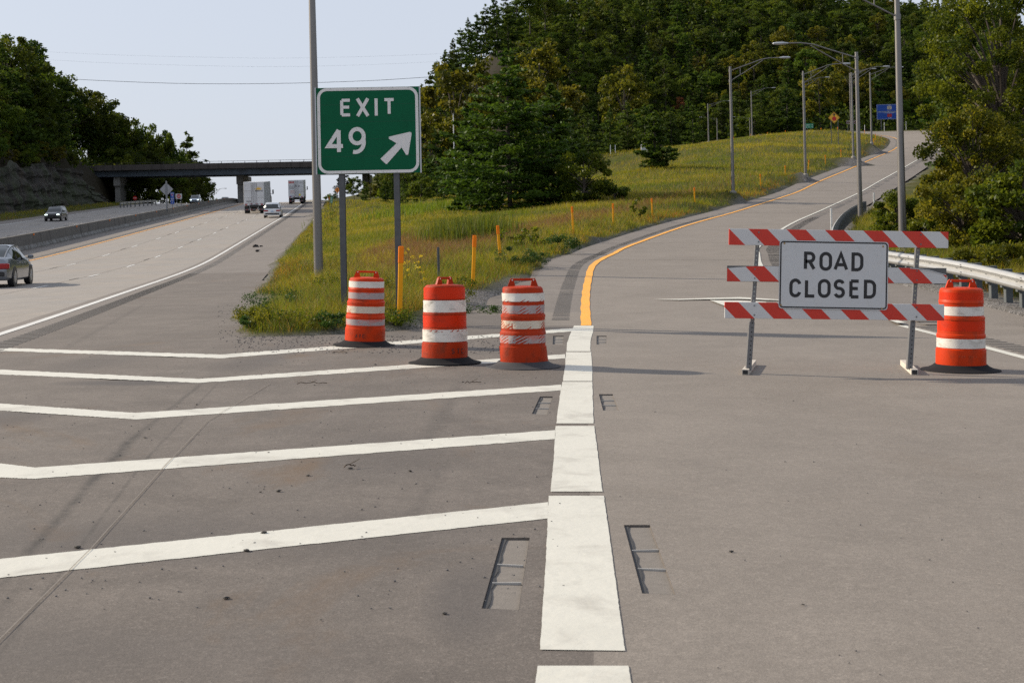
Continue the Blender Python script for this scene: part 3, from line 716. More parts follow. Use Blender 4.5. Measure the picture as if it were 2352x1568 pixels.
M_signwhite = pmat('white_sign_sheeting', (.54, .55, .56), .5, spec=.3, var=.04, scale=5, dirt=(.5, .48, .46), dirt_amt=.4, dscale=9)
M_letter = pmat('button_copy_letters', (.70, .69, .67), .5, var=.1, scale=60)
M_black = pmat('black_paint', (.012, .012, .014), .5, var=.1)
M_alu = pmat('aluminium_edge', (.45, .46, .48), .4, .7, var=.1)
M_wood = pmat('weathered_skid', (.50, .46, .40), .7, var=.2, scale=9, stretch=(4, .3, 4))
M_bolt = pmat('rusty_bolt', (.35, .24, .12), .6, .4)
M_rust = pmat('dark_fitting', (.05, .05, .05), .6, .3)

# ------------------------------------------------------------------ traffic drums
def drum(u, v, label, bands, orange, lean=0.0, dent=0.0, hrot=0.0, hscale=1.0, rubber=None, seed=0, textl=None):
    p = hit(u, v); rr = random.Random(seed)
    t = empty('traffic_drum', p, rot=(0, ROLL + lean, hrot), label=label, cat='traffic drum', group='orange traffic drums closing the ramp')
    ph = [rr.uniform(0, 6.28) for _ in range(6)]
    def wob(a, z): return dent * (.022 * math.sin(3 * a + ph[0] + 9 * z) + .014 * math.sin(7 * a + ph[1] - 17 * z) + (.02 * math.sin(5 * a + ph[2]) if z < .2 else 0)) + .002 * math.sin(2 * a + ph[3])
    prof = [(.287, .045), (.289, .075), (.287, .255), (.276, .262)]
    steps = [(.276, .395), (.281, .40), (.279, .43), (.270, .44), (.266, .60), (.272, .605), (.270, .635), (.256, .645), (.252, .795), (.258, .80), (.256, .83), (.250, .84)]
    prof += steps + [(.247, .93), (.242, .957), (.225, .972), (.12, .982), (.0, .984)]
    MB().lathe(prof[:-1] + [(.02, .983)], 44, wob=wob).build('barrel', orange, t, True)
    def rad(z): return np.interp(z, [q[1] for q in prof], [q[0] for q in prof])
    for z0, z1, mat in bands:
        zz = np.linspace(z0, z1, 6); r = [float(max(rad(z0 + .004), rad(z1 - .004))) + .0015] * 6
        b_ = MB(); n = 44; vs = []
        for k, z in enumerate(zz):
            for i in range(n):
                a = 2 * math.pi * i / n; q = r[k] * (1 + wob(a, z)) + .001 * math.sin(i * 9 + k * 3) * (1 + 3 * dent); vs.append((q * math.cos(a), q * math.sin(a), float(z)))
        b_.add(vs, [[k * n + i, k * n + (i + 1) % n, (k + 1) * n + (i + 1) % n, (k + 1) * n + i] for k in range(5) for i in range(n)])
        b_.build('reflective_band', mat, t, True)
    # handle: two triangular ears joined by a grip
    h = MB(); hw = .125 * hscale
    for s_ in (-1, 1):
        h.prism([(s_ * (hw + .065), .965), (s_ * (hw - .035), .968), (s_ * (hw - .02), 1.035), (s_ * (hw + .012), 1.075), (s_ * (hw + .03), 1.06)], -.016, .016)
    h.box((0, 0, 1.058), (2 * hw, .030, .030), bev=.007)
    hd = h.build('handle', orange, t, False)
    for s_ in (-1, 1): MB().tube((s_ * (hw + .004), -.0165, 1.052), (s_ * (hw + .004), -.019, 1.052), .008, .008, 10).build('handle_hole', M_refl_w, hd)
    base = MB().lathe([(.298, .075), (.33, .05), (.39, .022), (.452, .012), (.458, .002), (.44, .001), (.2, .001)][::-1], 56, wob=lambda a, z: .006 * math.sin(3 * a + ph[4]) + .008 * math.sin(2 * a + ph[5])).build('rubber_base', rubber or M_rubber, t, True)
    if textl:
        mb = MB(); txt, z0, hh, mat_ = textl; a0 = -math.pi / 2 - .35
        for j, c in enumerate(txt):
            ang = a0 + j * hh * 1.05 / .29; Mx = Matrix.Rotation(ang + math.pi / 2, 4, 'Z') @ Matrix.Translation((0, -.293, 0))
            letters(mb, c, -hh * .3, z0, hh, hh * .17, 0, M=Mx)
        mb.build('stencil_lettering', mat_, t)
    return t
M_sten = pmat('faded_black_stencil', (.10, .018, .012), .6, var=.3)
M_emb = pmat('embossed_orange', (.50, .06, .01), .5)
four = lambda a, b, c, d: [(.745, .795, a)] if False else [(.85, .905, a), (.665, .775, b), (.465, .575, c), (.275, .375, d)]
drum(838, 793, 'orange drum with four worn narrow bands, nearest the exit sign post', [(.835, .925, M_refl_w), (.675, .765, M_refl_worn), (.475, .57, M_refl_torn), (.30, .385, M_refl_worn)], M_orange, lean=.028, hrot=.0, dent=.25, seed=1, textl=('ATC', .13, .05, M_sten))
drum(1022, 833, 'orange drum with two broad clean white bands and a narrow handle', [(.80, .945, M_refl_o), (.635, .785, M_refl_w), (.455, .60, M_refl_o), (.275, .425, M_refl_w)], M_orange_w, lean=.0, hrot=.75, dent=.35, hscale=.62, seed=2, textl=('STC', .13, .065, M_sten))
drum(1202, 842, 'battered drum with crumpled foot and peeling bands beside the thick white line', [(.80, .90, M_refl_w), (.655, .755, M_refl_worn), (.475, .57, M_refl_torn), (.30, .395, M_refl_worn)], M_orange_w, lean=-.006, hrot=.05, dent=1.0, seed=3, rubber=pmat('dusty_rubber', (.032, .033, .038), .8, var=.4, scale=9))
t4 = drum(2207, 850, 'clean orange drum with two white bands standing at the right end of the barricade', [(.835, .925, M_refl_o), (.655, .76, M_refl_w), (.475, .59, M_refl_o), (.275, .385, M_refl_w)], M_orange, lean=.004, dent=.08, hrot=.0, seed=4, textl=('FOR THIS', .17, .026, M_emb))

# ------------------------------------------------------------------ barricade with ROAD CLOSED sign
bo = hit(1904, 858); BD = bo.y; BS = FPX / BD
bar = empty('road_barricade', bo, rot=(0, ROLL, 0), label='red and white striped three-rail barricade carrying the ROAD CLOSED sign', cat='barricade')
def bl(u, v): return ((u - 1904) / BS, (858 - v) / BS)
def stripe_mat(name, period, phase, scratch=1.0):
    mt = bpy.data.materials.new(name); n = NT(mt); v = n.coord(); s = n.sep(v)
    q = n.math('ADD', s[0], s[2]); f = n.math('FRACT', n.math('ADD', n.math('MULTIPLY', q, 1 / period), phase + 8))
    m_ = n.math('GREATER_THAN', f, .5)
    red = n.mix(n.noise(v, 7, 5), (.50, .022, .010), (.60, .035, .014)); wh = n.mix(n.noise(v, 5, 5), (.60, .60, .60), (.52, .52, .52))
    c = n.mix(m_, wh, red)
    sc1 = n.ramp(n.noise(n.scale(v, (22, 1, 90)), 1.0, 6, .7, 2.5), .64, .69); sc2 = n.ramp(n.noise(n.scale(v, (60, 1, 12)), .7, 5, .6, 3), .67, .71)
    c = n.mix(n.math('MULTIPLY', n.math('MAXIMUM', sc1, sc2), .75 * scratch), c, (.20, .12, .09))
    n.col(c); n.b.inputs['Roughness'].default_value = .4; return mt
M_plastic_back = pmat('grey_board', (.10, .10, .10), .6)
for (lx, lt, rx, rt, hgt, ph, torn) in [(1673, 525, 2175, 532.7, 37.3, 0.0, 0), (1667.7, 609.6, 2170.5, 615.4, 36.3, .035, 1), (1663, 692.9, 2165.4, 698.6, 37, -.36, 0)]:
    x0, z0 = bl(lx, lt); x1, z1 = bl(rx, rt); L = math.hypot(x1 - x0, z1 - z0); H = hgt / BS
    o = MB().box((L / 2, 0, -H / 2), (L, .026, H), bev=.003).build('striped_rail', M_plastic_back if torn else stripe_mat('rail_stripes', .441, ph), bar)
    o.location = (x0, -.05, z0); o.rotation_euler = (0, math.atan2(z0 - z1, x1 - x0), 0)
    if torn:   # sheeting peeled away from the dark board at both ends
        sheet = MB(); top = [(0.004, -.10 * H / H * .0 - .16 * H), (.12, -.10 * H), (.30, -.02 * H), (L * .5, 0), (L - .42, -.02 * H), (L - .2, -.14 * H), (L - .002, -.42 * H)]
        sheet.prism(top + [(L - .002, -H + .004), (0.004, -H + .004)], -.0175, -.0135)
        sh_ = sheet.build('peeling_stripe_sheet', stripe_mat('rail_stripes_torn', .441, ph, 1.6), o)
        MB().path([(L - .42, -.021, -.03 * H), (L - .2, -.024, -.15 * H), (L - .01, -.02, -.43 * H)], .004, 6).build('curled_edge', M_signwhite, o)
    for ux in ((1741 - 1673) / BS, (2112 - 1673) / BS):
        for fz in (.2, .78): MB().tube((ux - torn * .02 + .0, -.014, -H * fz), (ux - torn * .02, -.021, -H * fz), .010, .008, 10).build('bolt', M_galv, o)
def upright_mat(name, dotc):
    mt = bpy.data.materials.new(name); n = NT(mt); v = n.coord(); s = n.sep(v)
    fz = n.math('MULTIPLY', n.math('SUBTRACT', n.math('FRACT', n.math('MULTIPLY', s[2], 1 / .052)), .5), .052)
    d2 = n.math('SQRT', n.math('ADD', n.math('MULTIPLY', s[0], s[0]), n.math('MULTIPLY', fz, fz)))
    c = n.mix(n.math('LESS_THAN', d2, .0075), n.mix(n.noise(v, 9, 5), (.13, .13, .135), (.21, .21, .215)), dotc)
    n.col(c); n.b.inputs['Roughness'].default_value = .5; n.b.inputs['Metallic'].default_value = .5; return mt
for (tu, tv, bu, bv, dk) in [(1741.5, 527, 1720, 850, 0), (2110, 534, 2089.5, 848, 1)]:
    x0, z0 = bl(bu, bv); x1, z1 = bl(tu, tv); L = math.hypot(x1 - x0, z1 - z0)
    um = upright_mat('perforated_steel', (.42, .45, .42) if not dk else (.42, .42, .30))
    o = MB().box((0, 0, L / 2), (.050, .050, L), bev=.004).build('perforated_upright', um, bar)
    o.location = (x0, .01, z0); o.rotation_euler = (0, math.atan2(x1 - x0, z1 - z0), 0)
    MB().box((-.004, 0, .28), (.064, .062, .56), bev=.004).build('sleeve', upright_mat('perforated_sleeve', (.01, .01, .01)), o)
for a, b in [((1712, 861), (1730, 838)), ((2101, 861), (2075, 838))]:
    pa, pb = hit(*a), hit(*b); Mi = bar.matrix_world.inverted() if False else (Matrix.Translation(bo) @ Matrix.Rotation(ROLL, 4, 'Y')).inverted()
    qa, qb = Mi @ pa, Mi @ pb; d = qb - qa; L = d.length
    o = MB().box((0, L / 2, .032), (.075, L, .062)).build('foot_skid', M_wood, bar)
    MB().box((0, -.003, .032), (.057, .006, .044)).build('open_end', M_black, o)
    o.location = qa; o.rotation_euler = (0, 0, math.atan2(-d.x, d.y))
sx_, sz_ = bl(1911.3, 631.5); SW, SH = 249 / BS, 155.5 / BS
sg = MB().prism(rrect(-SW / 2, -SH / 2, SW / 2, SH / 2, .035), 0, .004).build('road_closed_panel', M_signwhite, bar)
sg.location = (sx_, -.075, sz_); sg.rotation_euler = (0, .0175, 0)
mb = MB(); stroke(mb, rrect(-SW / 2 + .016, -SH / 2 + .016, SW / 2 - .016, SH / 2 - .016, .03) + [rrect(-SW / 2 + .016, -SH / 2 + .016, SW / 2 - .016, SH / 2 - .016, .03)[0]], .016, -.0015)
mb.build('black_border', M_black, sg)
zz = SW / 772.0
def sgx(x, y): return ((x - 987) * zz, (628 - y) * zz)
mb = MB()
for c, x0, x1 in (('R', 775, 857), ('O', 885, 975), ('A', 985, 1090), ('D', 1112, 1197)): letters(mb, c, sgx(x0, 598)[0], sgx(0, 598)[1], 134 * zz, 23 * zz, -.0015, fit=(x1 - x0) * zz)
for c, x0, x1 in (('C', 675, 760), ('L', 785, 862), ('O', 877, 968), ('S', 988, 1070), ('E', 1100, 1177), ('D', 1203, 1290)): letters(mb, c, sgx(x0, 790)[0], sgx(0, 790)[1], 134 * zz, 23 * zz, -.0015, fit=(x1 - x0) * zz)
mb.build('road_closed_lettering', M_black, sg)
for x, y in ((635, 408), (1335, 418), (617, 845), (1333, 858)): q = sgx(x, y); MB().tube((q[0], 0, q[1]), (q[0], -.006, q[1]), .012, .009, 10).build('bolt', M_bolt, sg)

# ------------------------------------------------------------------ EXIT 49 sign
SD = 25.1; S5 = .1484 * SD / FPX
so_ = P(845.5, 299.5, SD); ex = empty('exit_sign', so_, rot=(0, ROLL - .018, R(0)), label='large green EXIT 49 sign with white arrow on two steel posts', cat='road sign')
W5, H5 = 1604 * S5, 1333 * S5
MB().box((0, .012, 0), (W5, .018, H5)).build('sign_panel', M_signgreen, ex)
mb = MB()
for s_ in (-1, 1): mb.box((s_ * (W5 / 2 + .006), .012, 0), (.022, .05, H5 + .01))
mb.build('edge_channel', M_alu, ex)
for k in range(4): MB().box((0, .0025, H5 / 2 - (k + 1) * H5 / 5), (W5 - .06, .002, .0035)).build('panel_seam', pmat('seam_green', (.003, .07, .035), .5), ex)
def e5(x, y): return ((x - 824 - (y - 780) * .0205) * S5, (780 - y) * S5 - (x - 824) * .0158 * S5)
rr_ = rrect(-W5 / 2 + .048, -H5 / 2 + .03, W5 / 2 - .048, H5 / 2 - .03, .15, 8)
mb = MB(); stroke(mb, rr_ + [rr_[0]], .052, -.001); mb.build('white_border', M_letter, ex)
mb = MB(); mb2 = MB()
for c, x0, x1, y0, y1 in (('E', 392, 566, 293, 566), ('X', 630, 848, 290, 560), ('I', 920, 975, 288, 555), ('T', 1053, 1243, 283, 550), ('4', 175, 457, 745, 1147), ('9', 523, 788, 730, 1147)):
    a = e5((x0 + x1) / 2, y1); b = e5((x0 + x1) / 2, y0); h = b[1] - a[1]; wd = (x1 - x0) * S5; sw = (47 if y0 < 600 else 61) * S5; xl = (a[0] + b[0]) / 2 - wd / 2
    if c == 'I': stroke(mb, [(xl + wd / 2, a[1]), (xl + wd / 2, b[1])], sw, -.004)
    elif c == 'X':
        stroke(mb, [(xl + sw * .6, a[1]), (xl + wd - sw * .6, b[1])], sw * 1.1, -.004); stroke(mb, [(xl + sw * .6, b[1]), (xl + wd - sw * .6, a[1])], sw * 1.1, -.0048)
    else: letters(mb2 if c in '49' else mb, c, xl, a[1], h, sw, -.004, fit=wd)
mb.build('exit_lettering', M_letter, ex); mb2.build('number_lettering', M_letter, ex)
ar = [e5(*q) for q in ((1015, 1222), (1265, 982), (1145, 912), (1143, 885), (1165, 876), (1465, 807), (1490, 812), (1497, 835), (1448, 1150), (1432, 1167), (1412, 1160), (1342, 1045), (1110, 1310))]
MB().prism(ar, -.004, -.001).build('arrow', M_letter, ex)
mb = MB()
for x, y in [(411, 318), (548, 321), (411, 421), (538, 431), (411, 551), (556, 549), (668, 305), (810, 309), (738, 429), (665, 555), (820, 549), (948, 307), (946, 421), (946, 547), (1073, 307), (1144, 309), (1235, 307), (1145, 406), (1150, 545), (361, 766), (261, 897), (374, 942), (205, 1034), (310, 1036), (445, 1036), (374, 1127), (641, 760), (548, 880), (752, 880), (641, 970), (748, 1031), (577, 1105),
             (1481, 824), (1337, 854), (1155, 897), (1278, 985), (1340, 1030), (1462, 975), (1220, 1043), (1165, 1093), (1232, 1140), (1427, 1160), (1111, 1303), (244, 139), (446, 147), (655, 136), (877, 131), (1036, 132), (1204, 124), (1440, 126), (55, 500), (66, 702), (66, 888), (70, 1070), (78, 1313), (1575, 418), (1578, 654), (1583, 793), (1594, 943), (1590, 1153), (1600, 1285), (185, 1437), (409, 1431), (645, 1431), (828, 1425), (1060, 1418), (1272, 1415), (1540, 1404)]:
    q = e5(x, y); mb.tube((q[0], 0, q[1]), (q[0], -.0065, q[1]), .0055, .0045, 6)
mb.build('rivet', M_rust, ex)
for x in (430, 1280):
    a = e5(x, 1500); zb = -3.25
    o = MB().box((0, .10, 0), (.012, .13, 3.9)).box((0, .035, 0), (.1, .010, 3.9)).box((0, .165, 0), (.1, .010, 3.9)).build('sign_post', M_post, ex)
    o.location = (a[0] - .02, 0, -1.30); o.rotation_euler = (0, 0, 0)

# ------------------------------------------------------------------ delineator posts
def make_delin(label):
    t = empty('delineator_post', (0, 0, 0), label=label, cat='delineator post', group='yellow delineator posts along the ramp')
    MB().box((0, 0, .55), (.085, .03, 1.1), bev=.012).build('post_body', M_delin, t)
    b_ = MB().box((0, 0, 1.10), (.094, .038, .30), bev=.013).build('reflector_band', M_delin_o, t)
    return t
dl = [(918, 738, 24.5, .045, 'leaning yellow post between the first two drums', 1.0), (1086, 652, 33.5, .06, 'yellow post leaning right above the second drum', .97), (1150, 600, 43, -.06, 'yellow post leaning left above the third drum', .9),
      (1317, 531, 59, -.03, 'yellow post on the red-brown grass left of the ramp bend', .9), (1409, 517, 70, 0, 'yellow post beside the ramp, fifth up from the drums', .85), (1499, 497, 81, -.03, 'yellow post beside the ramp, sixth up from the drums', .85),
      (1596, 467, 94, -.01, 'yellow post above the left end of the barricade', .8), (1681, 446, 106, 0, 'yellow post at the foot of the second lamp from the ramp bend', .85), (1747, 427, 124, 0, 'yellow post midway between two lamps on the bank', .85), (1804, 406, 137, 0, 'yellow post just left of the tall lamp pole on the bank', .85),
      (1856, 391, 148, .12, 'yellow post tilted against the base of a lamp pole', .85), (1896, 378, 160, 0, 'yellow post right of the lamp pole with the tilted marker', .85), (1932, 363, 172, 0, 'yellow post left of the big foreground lamp on the bank', .8), (1990, 345, 190, 0, 'yellow post near the inside of the ramp curve', .7),
      (2007, 332, 201, 0, 'lower of two close yellow posts at the ramp curve', .8), (2011, 324, 212, 0, 'upper of two close yellow posts at the ramp curve', .8), (1986, 309, 228, 0, 'yellow post at the top of the ramp curve by the crest', .7)]
d0 = make_delin(dl[0][4]); d0.rotation_euler = (0, dl[0][3], 0); d0.location = on_ground(*dl[0][:3]); d0.scale = (1, 1, 1)
for u, v, d, ln, lab, sc_ in dl[1:]:
    o = copy_tree(d0); o.location = on_ground(u, v, d); o.rotation_euler = (0, ln, 0); o.scale = (1, 1, sc_); o['label'] = lab
for u, vt, d in [(1924, 292, 240), (1886, 294, 240), (1804, 300, 240), (1763, 304, 238), (1724, 308, 236), (1685, 315, 234), (1653, 322, 232), (1618, 329, 230)]:
    p = P(u, vt, d); o = copy_tree(d0); g = tz1(p.x, p.y); o.location = (p.x, p.y, min(g, p.z - .95)); o.rotation_euler = (0, 0, 0)
    o.scale = (1, 1, max(.6, (p.z - o.location.z) / 1.25)); o['label'] = 'small yellow post poking over the grassy crest'; o['group'] = 'yellow posts along the far crest'
for u, vt, vb, d, lab in [(2031, 281, 299, 262, 'white marker post under the blue sign'), (2081, 279, 289, 262, 'white marker post at the tree edge right of the blue sign'), (1986, 287, 299, 258, 'white marker post left of the blue sign'), (1909, 478, 527, 68, 'grey marker post at the near end of the curving guardrail'), (1974 + 33, 442, 470, 92, 'white marker post beyond the end of the curving guardrail'), (1402, 333, 350, 212, 'white marker post at the wood edge left of the lone pine'), (1413, 333, 350, 213, 'grey marker post at the wood edge beside the white one')]:
    p = P(u, vt, d); g = tz1(p.x, p.y); h = max(.8, p.z - g); t = MB().box((0, 0, h / 2), (.10, .04, h), bev=.015).build('marker_post', M_wpost, None)
    t.location = (p.x, p.y, g); prop(t, lab, 'marker post')
p = on_ground(1008, 640, 34)
o = MB().box((0, 0, .5), (.06, .06, 1.0), bev=.005).build('steel_stub', M_post); o.location = (p.x, p.y, p.z - .1); prop(o, 'short dark steel stub in the grass behind the second drum', 'post')

# ------------------------------------------------------------------ guardrail
gpath = []
for y in np.arange(14, 24.5, 1.0): gpath.append(Vector((9.35, y, -.40)))
for i in range(0, 80):
    q = ramp_pt(i, ramp_w(i) + 2.95 if i > 6 else ramp_w(i) + 2.75 + .03 * i)
    if q.y < 25.3: continue
    if q.y > 92: break
    gpath.append(q)
for q in gpath: q.z = (ramp_right[0].z - .02) if q.y < 24.6 else q.z - .05
res = [gpath[0]]; acc = 0; GR = []
def resample(pts, st):
    out = [pts[0].copy()]; need = st
    for a, b in zip(pts[:-1], pts[1:]):
        L = (b - a).length; pos = 0
        while L - pos >= need: pos += need; out.append(a.lerp(b, pos / L)); need = st
        need -= (L - pos)
    return out
GP = resample(gpath, .476)
M_rail = pmat('guardrail_steel', (.42, .42, .41), .42, .5, var=.12, scale=4, dirt=(.36, .35, .33), dirt_amt=.5)
M_block = pmat('guardrail_block', (.085, .095, .10), .7, .2, var=.3, scale=9)
gr = empty('guardrail', GP[0], label='long galvanised W-beam guardrail curving along the right edge of the ramp', cat='guardrail')
wprof = [(.0, 0), (.035, .012), (.075, .045), (.085, .08), (.05, .115), (.012, .155), (.05, .195), (.085, .23), (.075, .265), (.035, .298), (.0, .31)]
b_ = MB(); vs = []; k = len(wprof); side = []
for i, q in enumerate(GP):
    a, b = GP[max(0, i - 1)], GP[min(len(GP) - 1, i + 1)]; d = (b - a).normalized(); s = Vector((-d.y, d.x, 0)).normalized(); side.append((s, d))
    for (o_, z) in wprof: vs.append(q - GP[0] + s * (o_ + .02) + Vector((0, 0, .42 + z)))
fs = [[i * k + j, i * k + j + 1, (i + 1) * k + j + 1, (i + 1) * k + j] for i in range(len(GP) - 1) for j in range(k - 1)]
b_.add(vs, fs); o = b_.build('w_beam', M_rail, gr, True); sm = o.modifiers.new('thick', 'SOLIDIFY'); sm.thickness = .005
mb = MB()
for i in range(2, len(GP), 8):
    for dz in (.47, .52, .63, .68): mb.box((0, 0, 0), (.03, .03, .012), Matrix.Translation(GP[i] - GP[0] + side[i][0] * .105 + Vector((0, 0, dz))))
mb.build('splice_bolt', M_rust, o)
cnt = 0
for i in range(1, len(GP), 2):
    if cnt > 95: break
    s, d = side[i]; an = math.atan2(d.y, d.x); g = min(GP[i].z, tz1(GP[i].x, GP[i].y))
    mb = MB(); pz = g - GP[0].z
    mb.box((0, 0, 0), (.10, .006, .98), Matrix.Translation((0, 0, .22))).box((0, 0, 0), (.006, .15, .98), Matrix.Translation((.05, 0, .22))).box((0, 0, 0), (.006, .15, .98), Matrix.Translation((-.05, 0, .22)))
    mb = MB().box((0, -.10, .26), (.15, .14, .96), bev=.008).box((0, -.01, .56), (.13, .10, .36), bev=.006)
    o = mb.build('rail_post', M_block, gr); o.location = GP[i] - GP[0]; o.rotation_euler = (0, 0, an); cnt += 1

# ------------------------------------------------------------------ street lamps
def make_lamp(name, H, arm, d_base, label, group):
    t = empty(name, (0, 0, 0), label=label, cat='street lamp', group=group)
    MB().tube((0, 0, .12), (0, 0, H), d_base / 2, d_base / 2 * .62, 20).tube((0, 0, H), (0, 0, H + .05), d_base / 2 * .68, d_base / 2 * .66, 16).build('pole', M_lamp_pole, t, True)
    MB().lathe([(d_base * .95, -.2), (d_base * .95, .10), (d_base * .7, .16), (d_base * .55, .18)], 16).build('pole_base', M_conc, t, False)
    # truss arm towards +x: top chord curves, lower brace rises
    top = [(0, H - .25), (arm * .35, H + .18), (arm * .62, H + .52), (arm * .80, H + .62), (arm, H + .62)]
    low = [(0, H - .98), (arm * .25, H - .45), (arm * .5, H + .10), (arm * .66, H + .47)]
    mb = MB().path([(x, 0, z) for x, z in top], .035, 8).path([(x, 0, z) for x, z in low], .028, 8).tube((arm * .2, 0, H - .56), (arm * .2, 0, H + .0), .02, .02, 6)
    mb.tube((0, 0, H - 1.08), (0, 0, H - .88), d_base / 2 * .85, d_base / 2 * .85, 12).tube((0, 0, H - .34), (0, 0, H - .16), d_base / 2 * .8, d_base / 2 * .8, 12)
    mb.build('truss_arm', M_lamp_pole, t, True)
    l = MB().lathe([(.02, -.42), (.10, -.38), (.15, -.15), (.14, .15), (.075, .36), (.055, .42)], 14, M=Matrix.Translation((arm + .35, 0, H + .62)) @ Matrix.Rotation(R(-90), 4, 'Y') @ Matrix.Diagonal((.55, 1, 1, 1)))
    lm = l.build('luminaire', M_lumi, t, True)
    MB().tube((arm + .25, 0, H + .68), (arm + .25, 0, H + .76), .035, .03, 8).build('photocell', M_black, lm)
    return t
LG = 'tall street lamps along the exit ramp'
lampA = make_lamp('street_lamp', 9.14, 3.7, .27, 'lamp over the grassy bank, directly above the left end of the barricade', LG)
def place_lamp(u, vb, d, vt, left=False, label=None, first=False, lean=0, src=None, rz=None):
    o = (lampA if first else copy_tree(src or lampA)); b = P(u, vb, d); top = P(u, vt, d); g = tz1(b.x, b.y)
    o.location = (b.x, b.y, g); k = max(.3, (top.z - g) / 9.14); o.scale = (1 if k > .6 else .7, 1 if k > .6 else .7, k)
    o.rotation_euler = (0, lean, math.pi if left else 0)
    if rz is not None: o.rotation_euler = (0, lean, rz)
    if label: o['label'] = label
    return o
place_lamp(1684, 440, 105, 155, first=True)
place_lamp(1850, 390, 133, 165, label='lamp on the bank beside the tilted yellow post')
place_lamp(1960, 352, 164, 168, label='lamp on the bank just left of the big lamp that stands behind the guardrail')
place_lamp(2002, 326, 188, 167, label='lamp at the inside of the ramp curve left of the blue sign')
place_lamp(1728, 321, 256, 210, label='lamp beyond the crest with arm to the right, taller of the close pair')
place_lamp(1850, 308, 247, 187, label='lamp on the crest hidden just behind a nearer lamp pole')
place_lamp(1955, 308, 238, 169, label='lamp on the crest, its pole close beside another pole')
place_lamp(1628, 337, 256, 239, label='lamp beyond the crest at the left end of the row, arm to the right')
place_lamp(1648, 334, 254, 272, left=True, label='small far lamp with arm to the left at the left end of the row')
place_lamp(1723, 320, 254, 271, left=True, label='small far lamp with arm to the left beside a taller one')
place_lamp(1977, 527, 76, 122, left=True, label='big lamp behind the guardrail whose whole arm and head show to the left')
place_lamp(2076, 640, 46, -26, left=True, label='nearest lamp pole on the right, thick, its arm cut by the top of the photo')
place_lamp(733, 668, 41, -205, left=True, label='thick bare lamp pole rising beside the EXIT 49 sign')
place_lamp(14, 400, 260, 269, left=True, label='grey lamp among the trees at the left edge')['group'] = 'lamps along the northbound side'
for u, vt, d, lf, lab in [(410, 415, 330, False, 'grey lamp under the bridge beyond the do-not-enter sign'), (425, 403, 345, False, 'taller pole beside the grey lamp under the bridge'), (455, 443, 420, False, 'far lamp against the sky left of the small evergreen'), (489, 440, 440, False, 'far lamp against the sky right of the small evergreen'), (351, 434, 320, False, 'dim lamp in the trees under the bridge')]:
    o = place_lamp(u, vt + 45, d, vt, label=lab); o['group'] = 'lamps along the northbound side'

# ------------------------------------------------------------------ foliage
def leaf_mat(name, c1, c2, trans=.35, rough=.5, hue=.03, dark=(.012, .02, .006), val=.35):
    mt = bpy.data.materials.new(name); mt.use_nodes = True; n = NT(mt); nt = mt.node_tree
    oi = n.n('ShaderNodeObjectInfo'); a = n.n('ShaderNodeAttribute'); a.attribute_name = 'tint'
    c = n.mix(a.outputs['Fac'], c1, c2)
    hs = n.n('ShaderNodeHueSaturation'); n.l(c, hs.inputs['Color'])
    n.l(n.ramp(oi.outputs['Random'], 0, 1, .5 - hue, .5 + hue), hs.inputs['Hue']); n.l(n.ramp(n.math('FRACT', n.math('MULTIPLY', oi.outputs['Random'], 7.3)), 0, 1, 1 - val, 1 + val), hs.inputs['Value'])
    n.l(hs.outputs[0], n.b.inputs['Base Color']); n.b.inputs['Roughness'].default_value = rough; n.b.inputs['Specular IOR Level'].default_value = .16
    tr = n.n('ShaderNodeBsdfTranslucent'); hs2 = n.n('ShaderNodeHueSaturation'); hs2.inputs['Value'].default_value = 1.5; hs2.inputs['Hue'].default_value = .49; n.l(hs.outputs[0], hs2.inputs['Color']); n.l(hs2.outputs[0], tr.inputs[0])
    mx = n.n('ShaderNodeMixShader'); mx.inputs[0].default_value = trans; n.l(n.b.outputs[0], mx.inputs[1]); n.l(tr.outputs[0], mx.inputs[2]); n.l(mx.outputs[0], n.out.inputs['Surface'])
    return mt
M_bark = pmat('bark', (.075, .060, .048), .9, var=.35, scale=7, stretch=(3, 3, .5), bump=.4)
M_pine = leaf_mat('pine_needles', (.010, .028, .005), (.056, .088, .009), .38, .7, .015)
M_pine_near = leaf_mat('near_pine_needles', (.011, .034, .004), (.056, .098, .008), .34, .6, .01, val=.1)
M_leaf = leaf_mat('broad_leaves', (.016, .036, .004), (.088, .118, .008), .42, .6, .02)
M_leaf_y = leaf_mat('yellowing_leaves', (.050, .064, .006), (.150, .140, .010), .45, .5, .015, val=.2)
M_leaf_r = leaf_mat('rusty_leaves', (.09, .055, .015), (.16, .07, .02), .4, .5, .02, val=.2)
M_leaf_near = leaf_mat('glossy_leaves', (.024, .046, .004), (.118, .138, .008), .44, .5, .012, val=.12)
M_leaf_near_y = leaf_mat('yellow_green_leaves', (.036, .054, .004), (.185, .175, .011), .46, .5, .012, val=.12)
def quads(cen, size, rg, normal=None, aspect=1.0, fold=0.0, flat=0.0):
    """small leaf faces at given centres with random orientation"""
    N = len(cen); a = rg.normal(size=(N, 3)); a[:, 2] *= (1 - flat); a /= np.linalg.norm(a, axis=1)[:, None]
    b = rg.normal(size=(N, 3)); b[:, 2] *= (1 - flat); b -= (b * a).sum(1)[:, None] * a; b /= np.linalg.norm(b, axis=1)[:, None] + 1e-9
    s = (size * rg.uniform(.6, 1.3, N))[:, None]; a = a * s * .5; b = b * s * .5 * aspect
    V = np.stack([cen - a, cen - b * .9 + a * .1, cen + a, cen + b * .9 + a * .1], 1).reshape(-1, 3)   # a leaf-like kite
    F = np.arange(4 * N).reshape(N, 4); return V, F
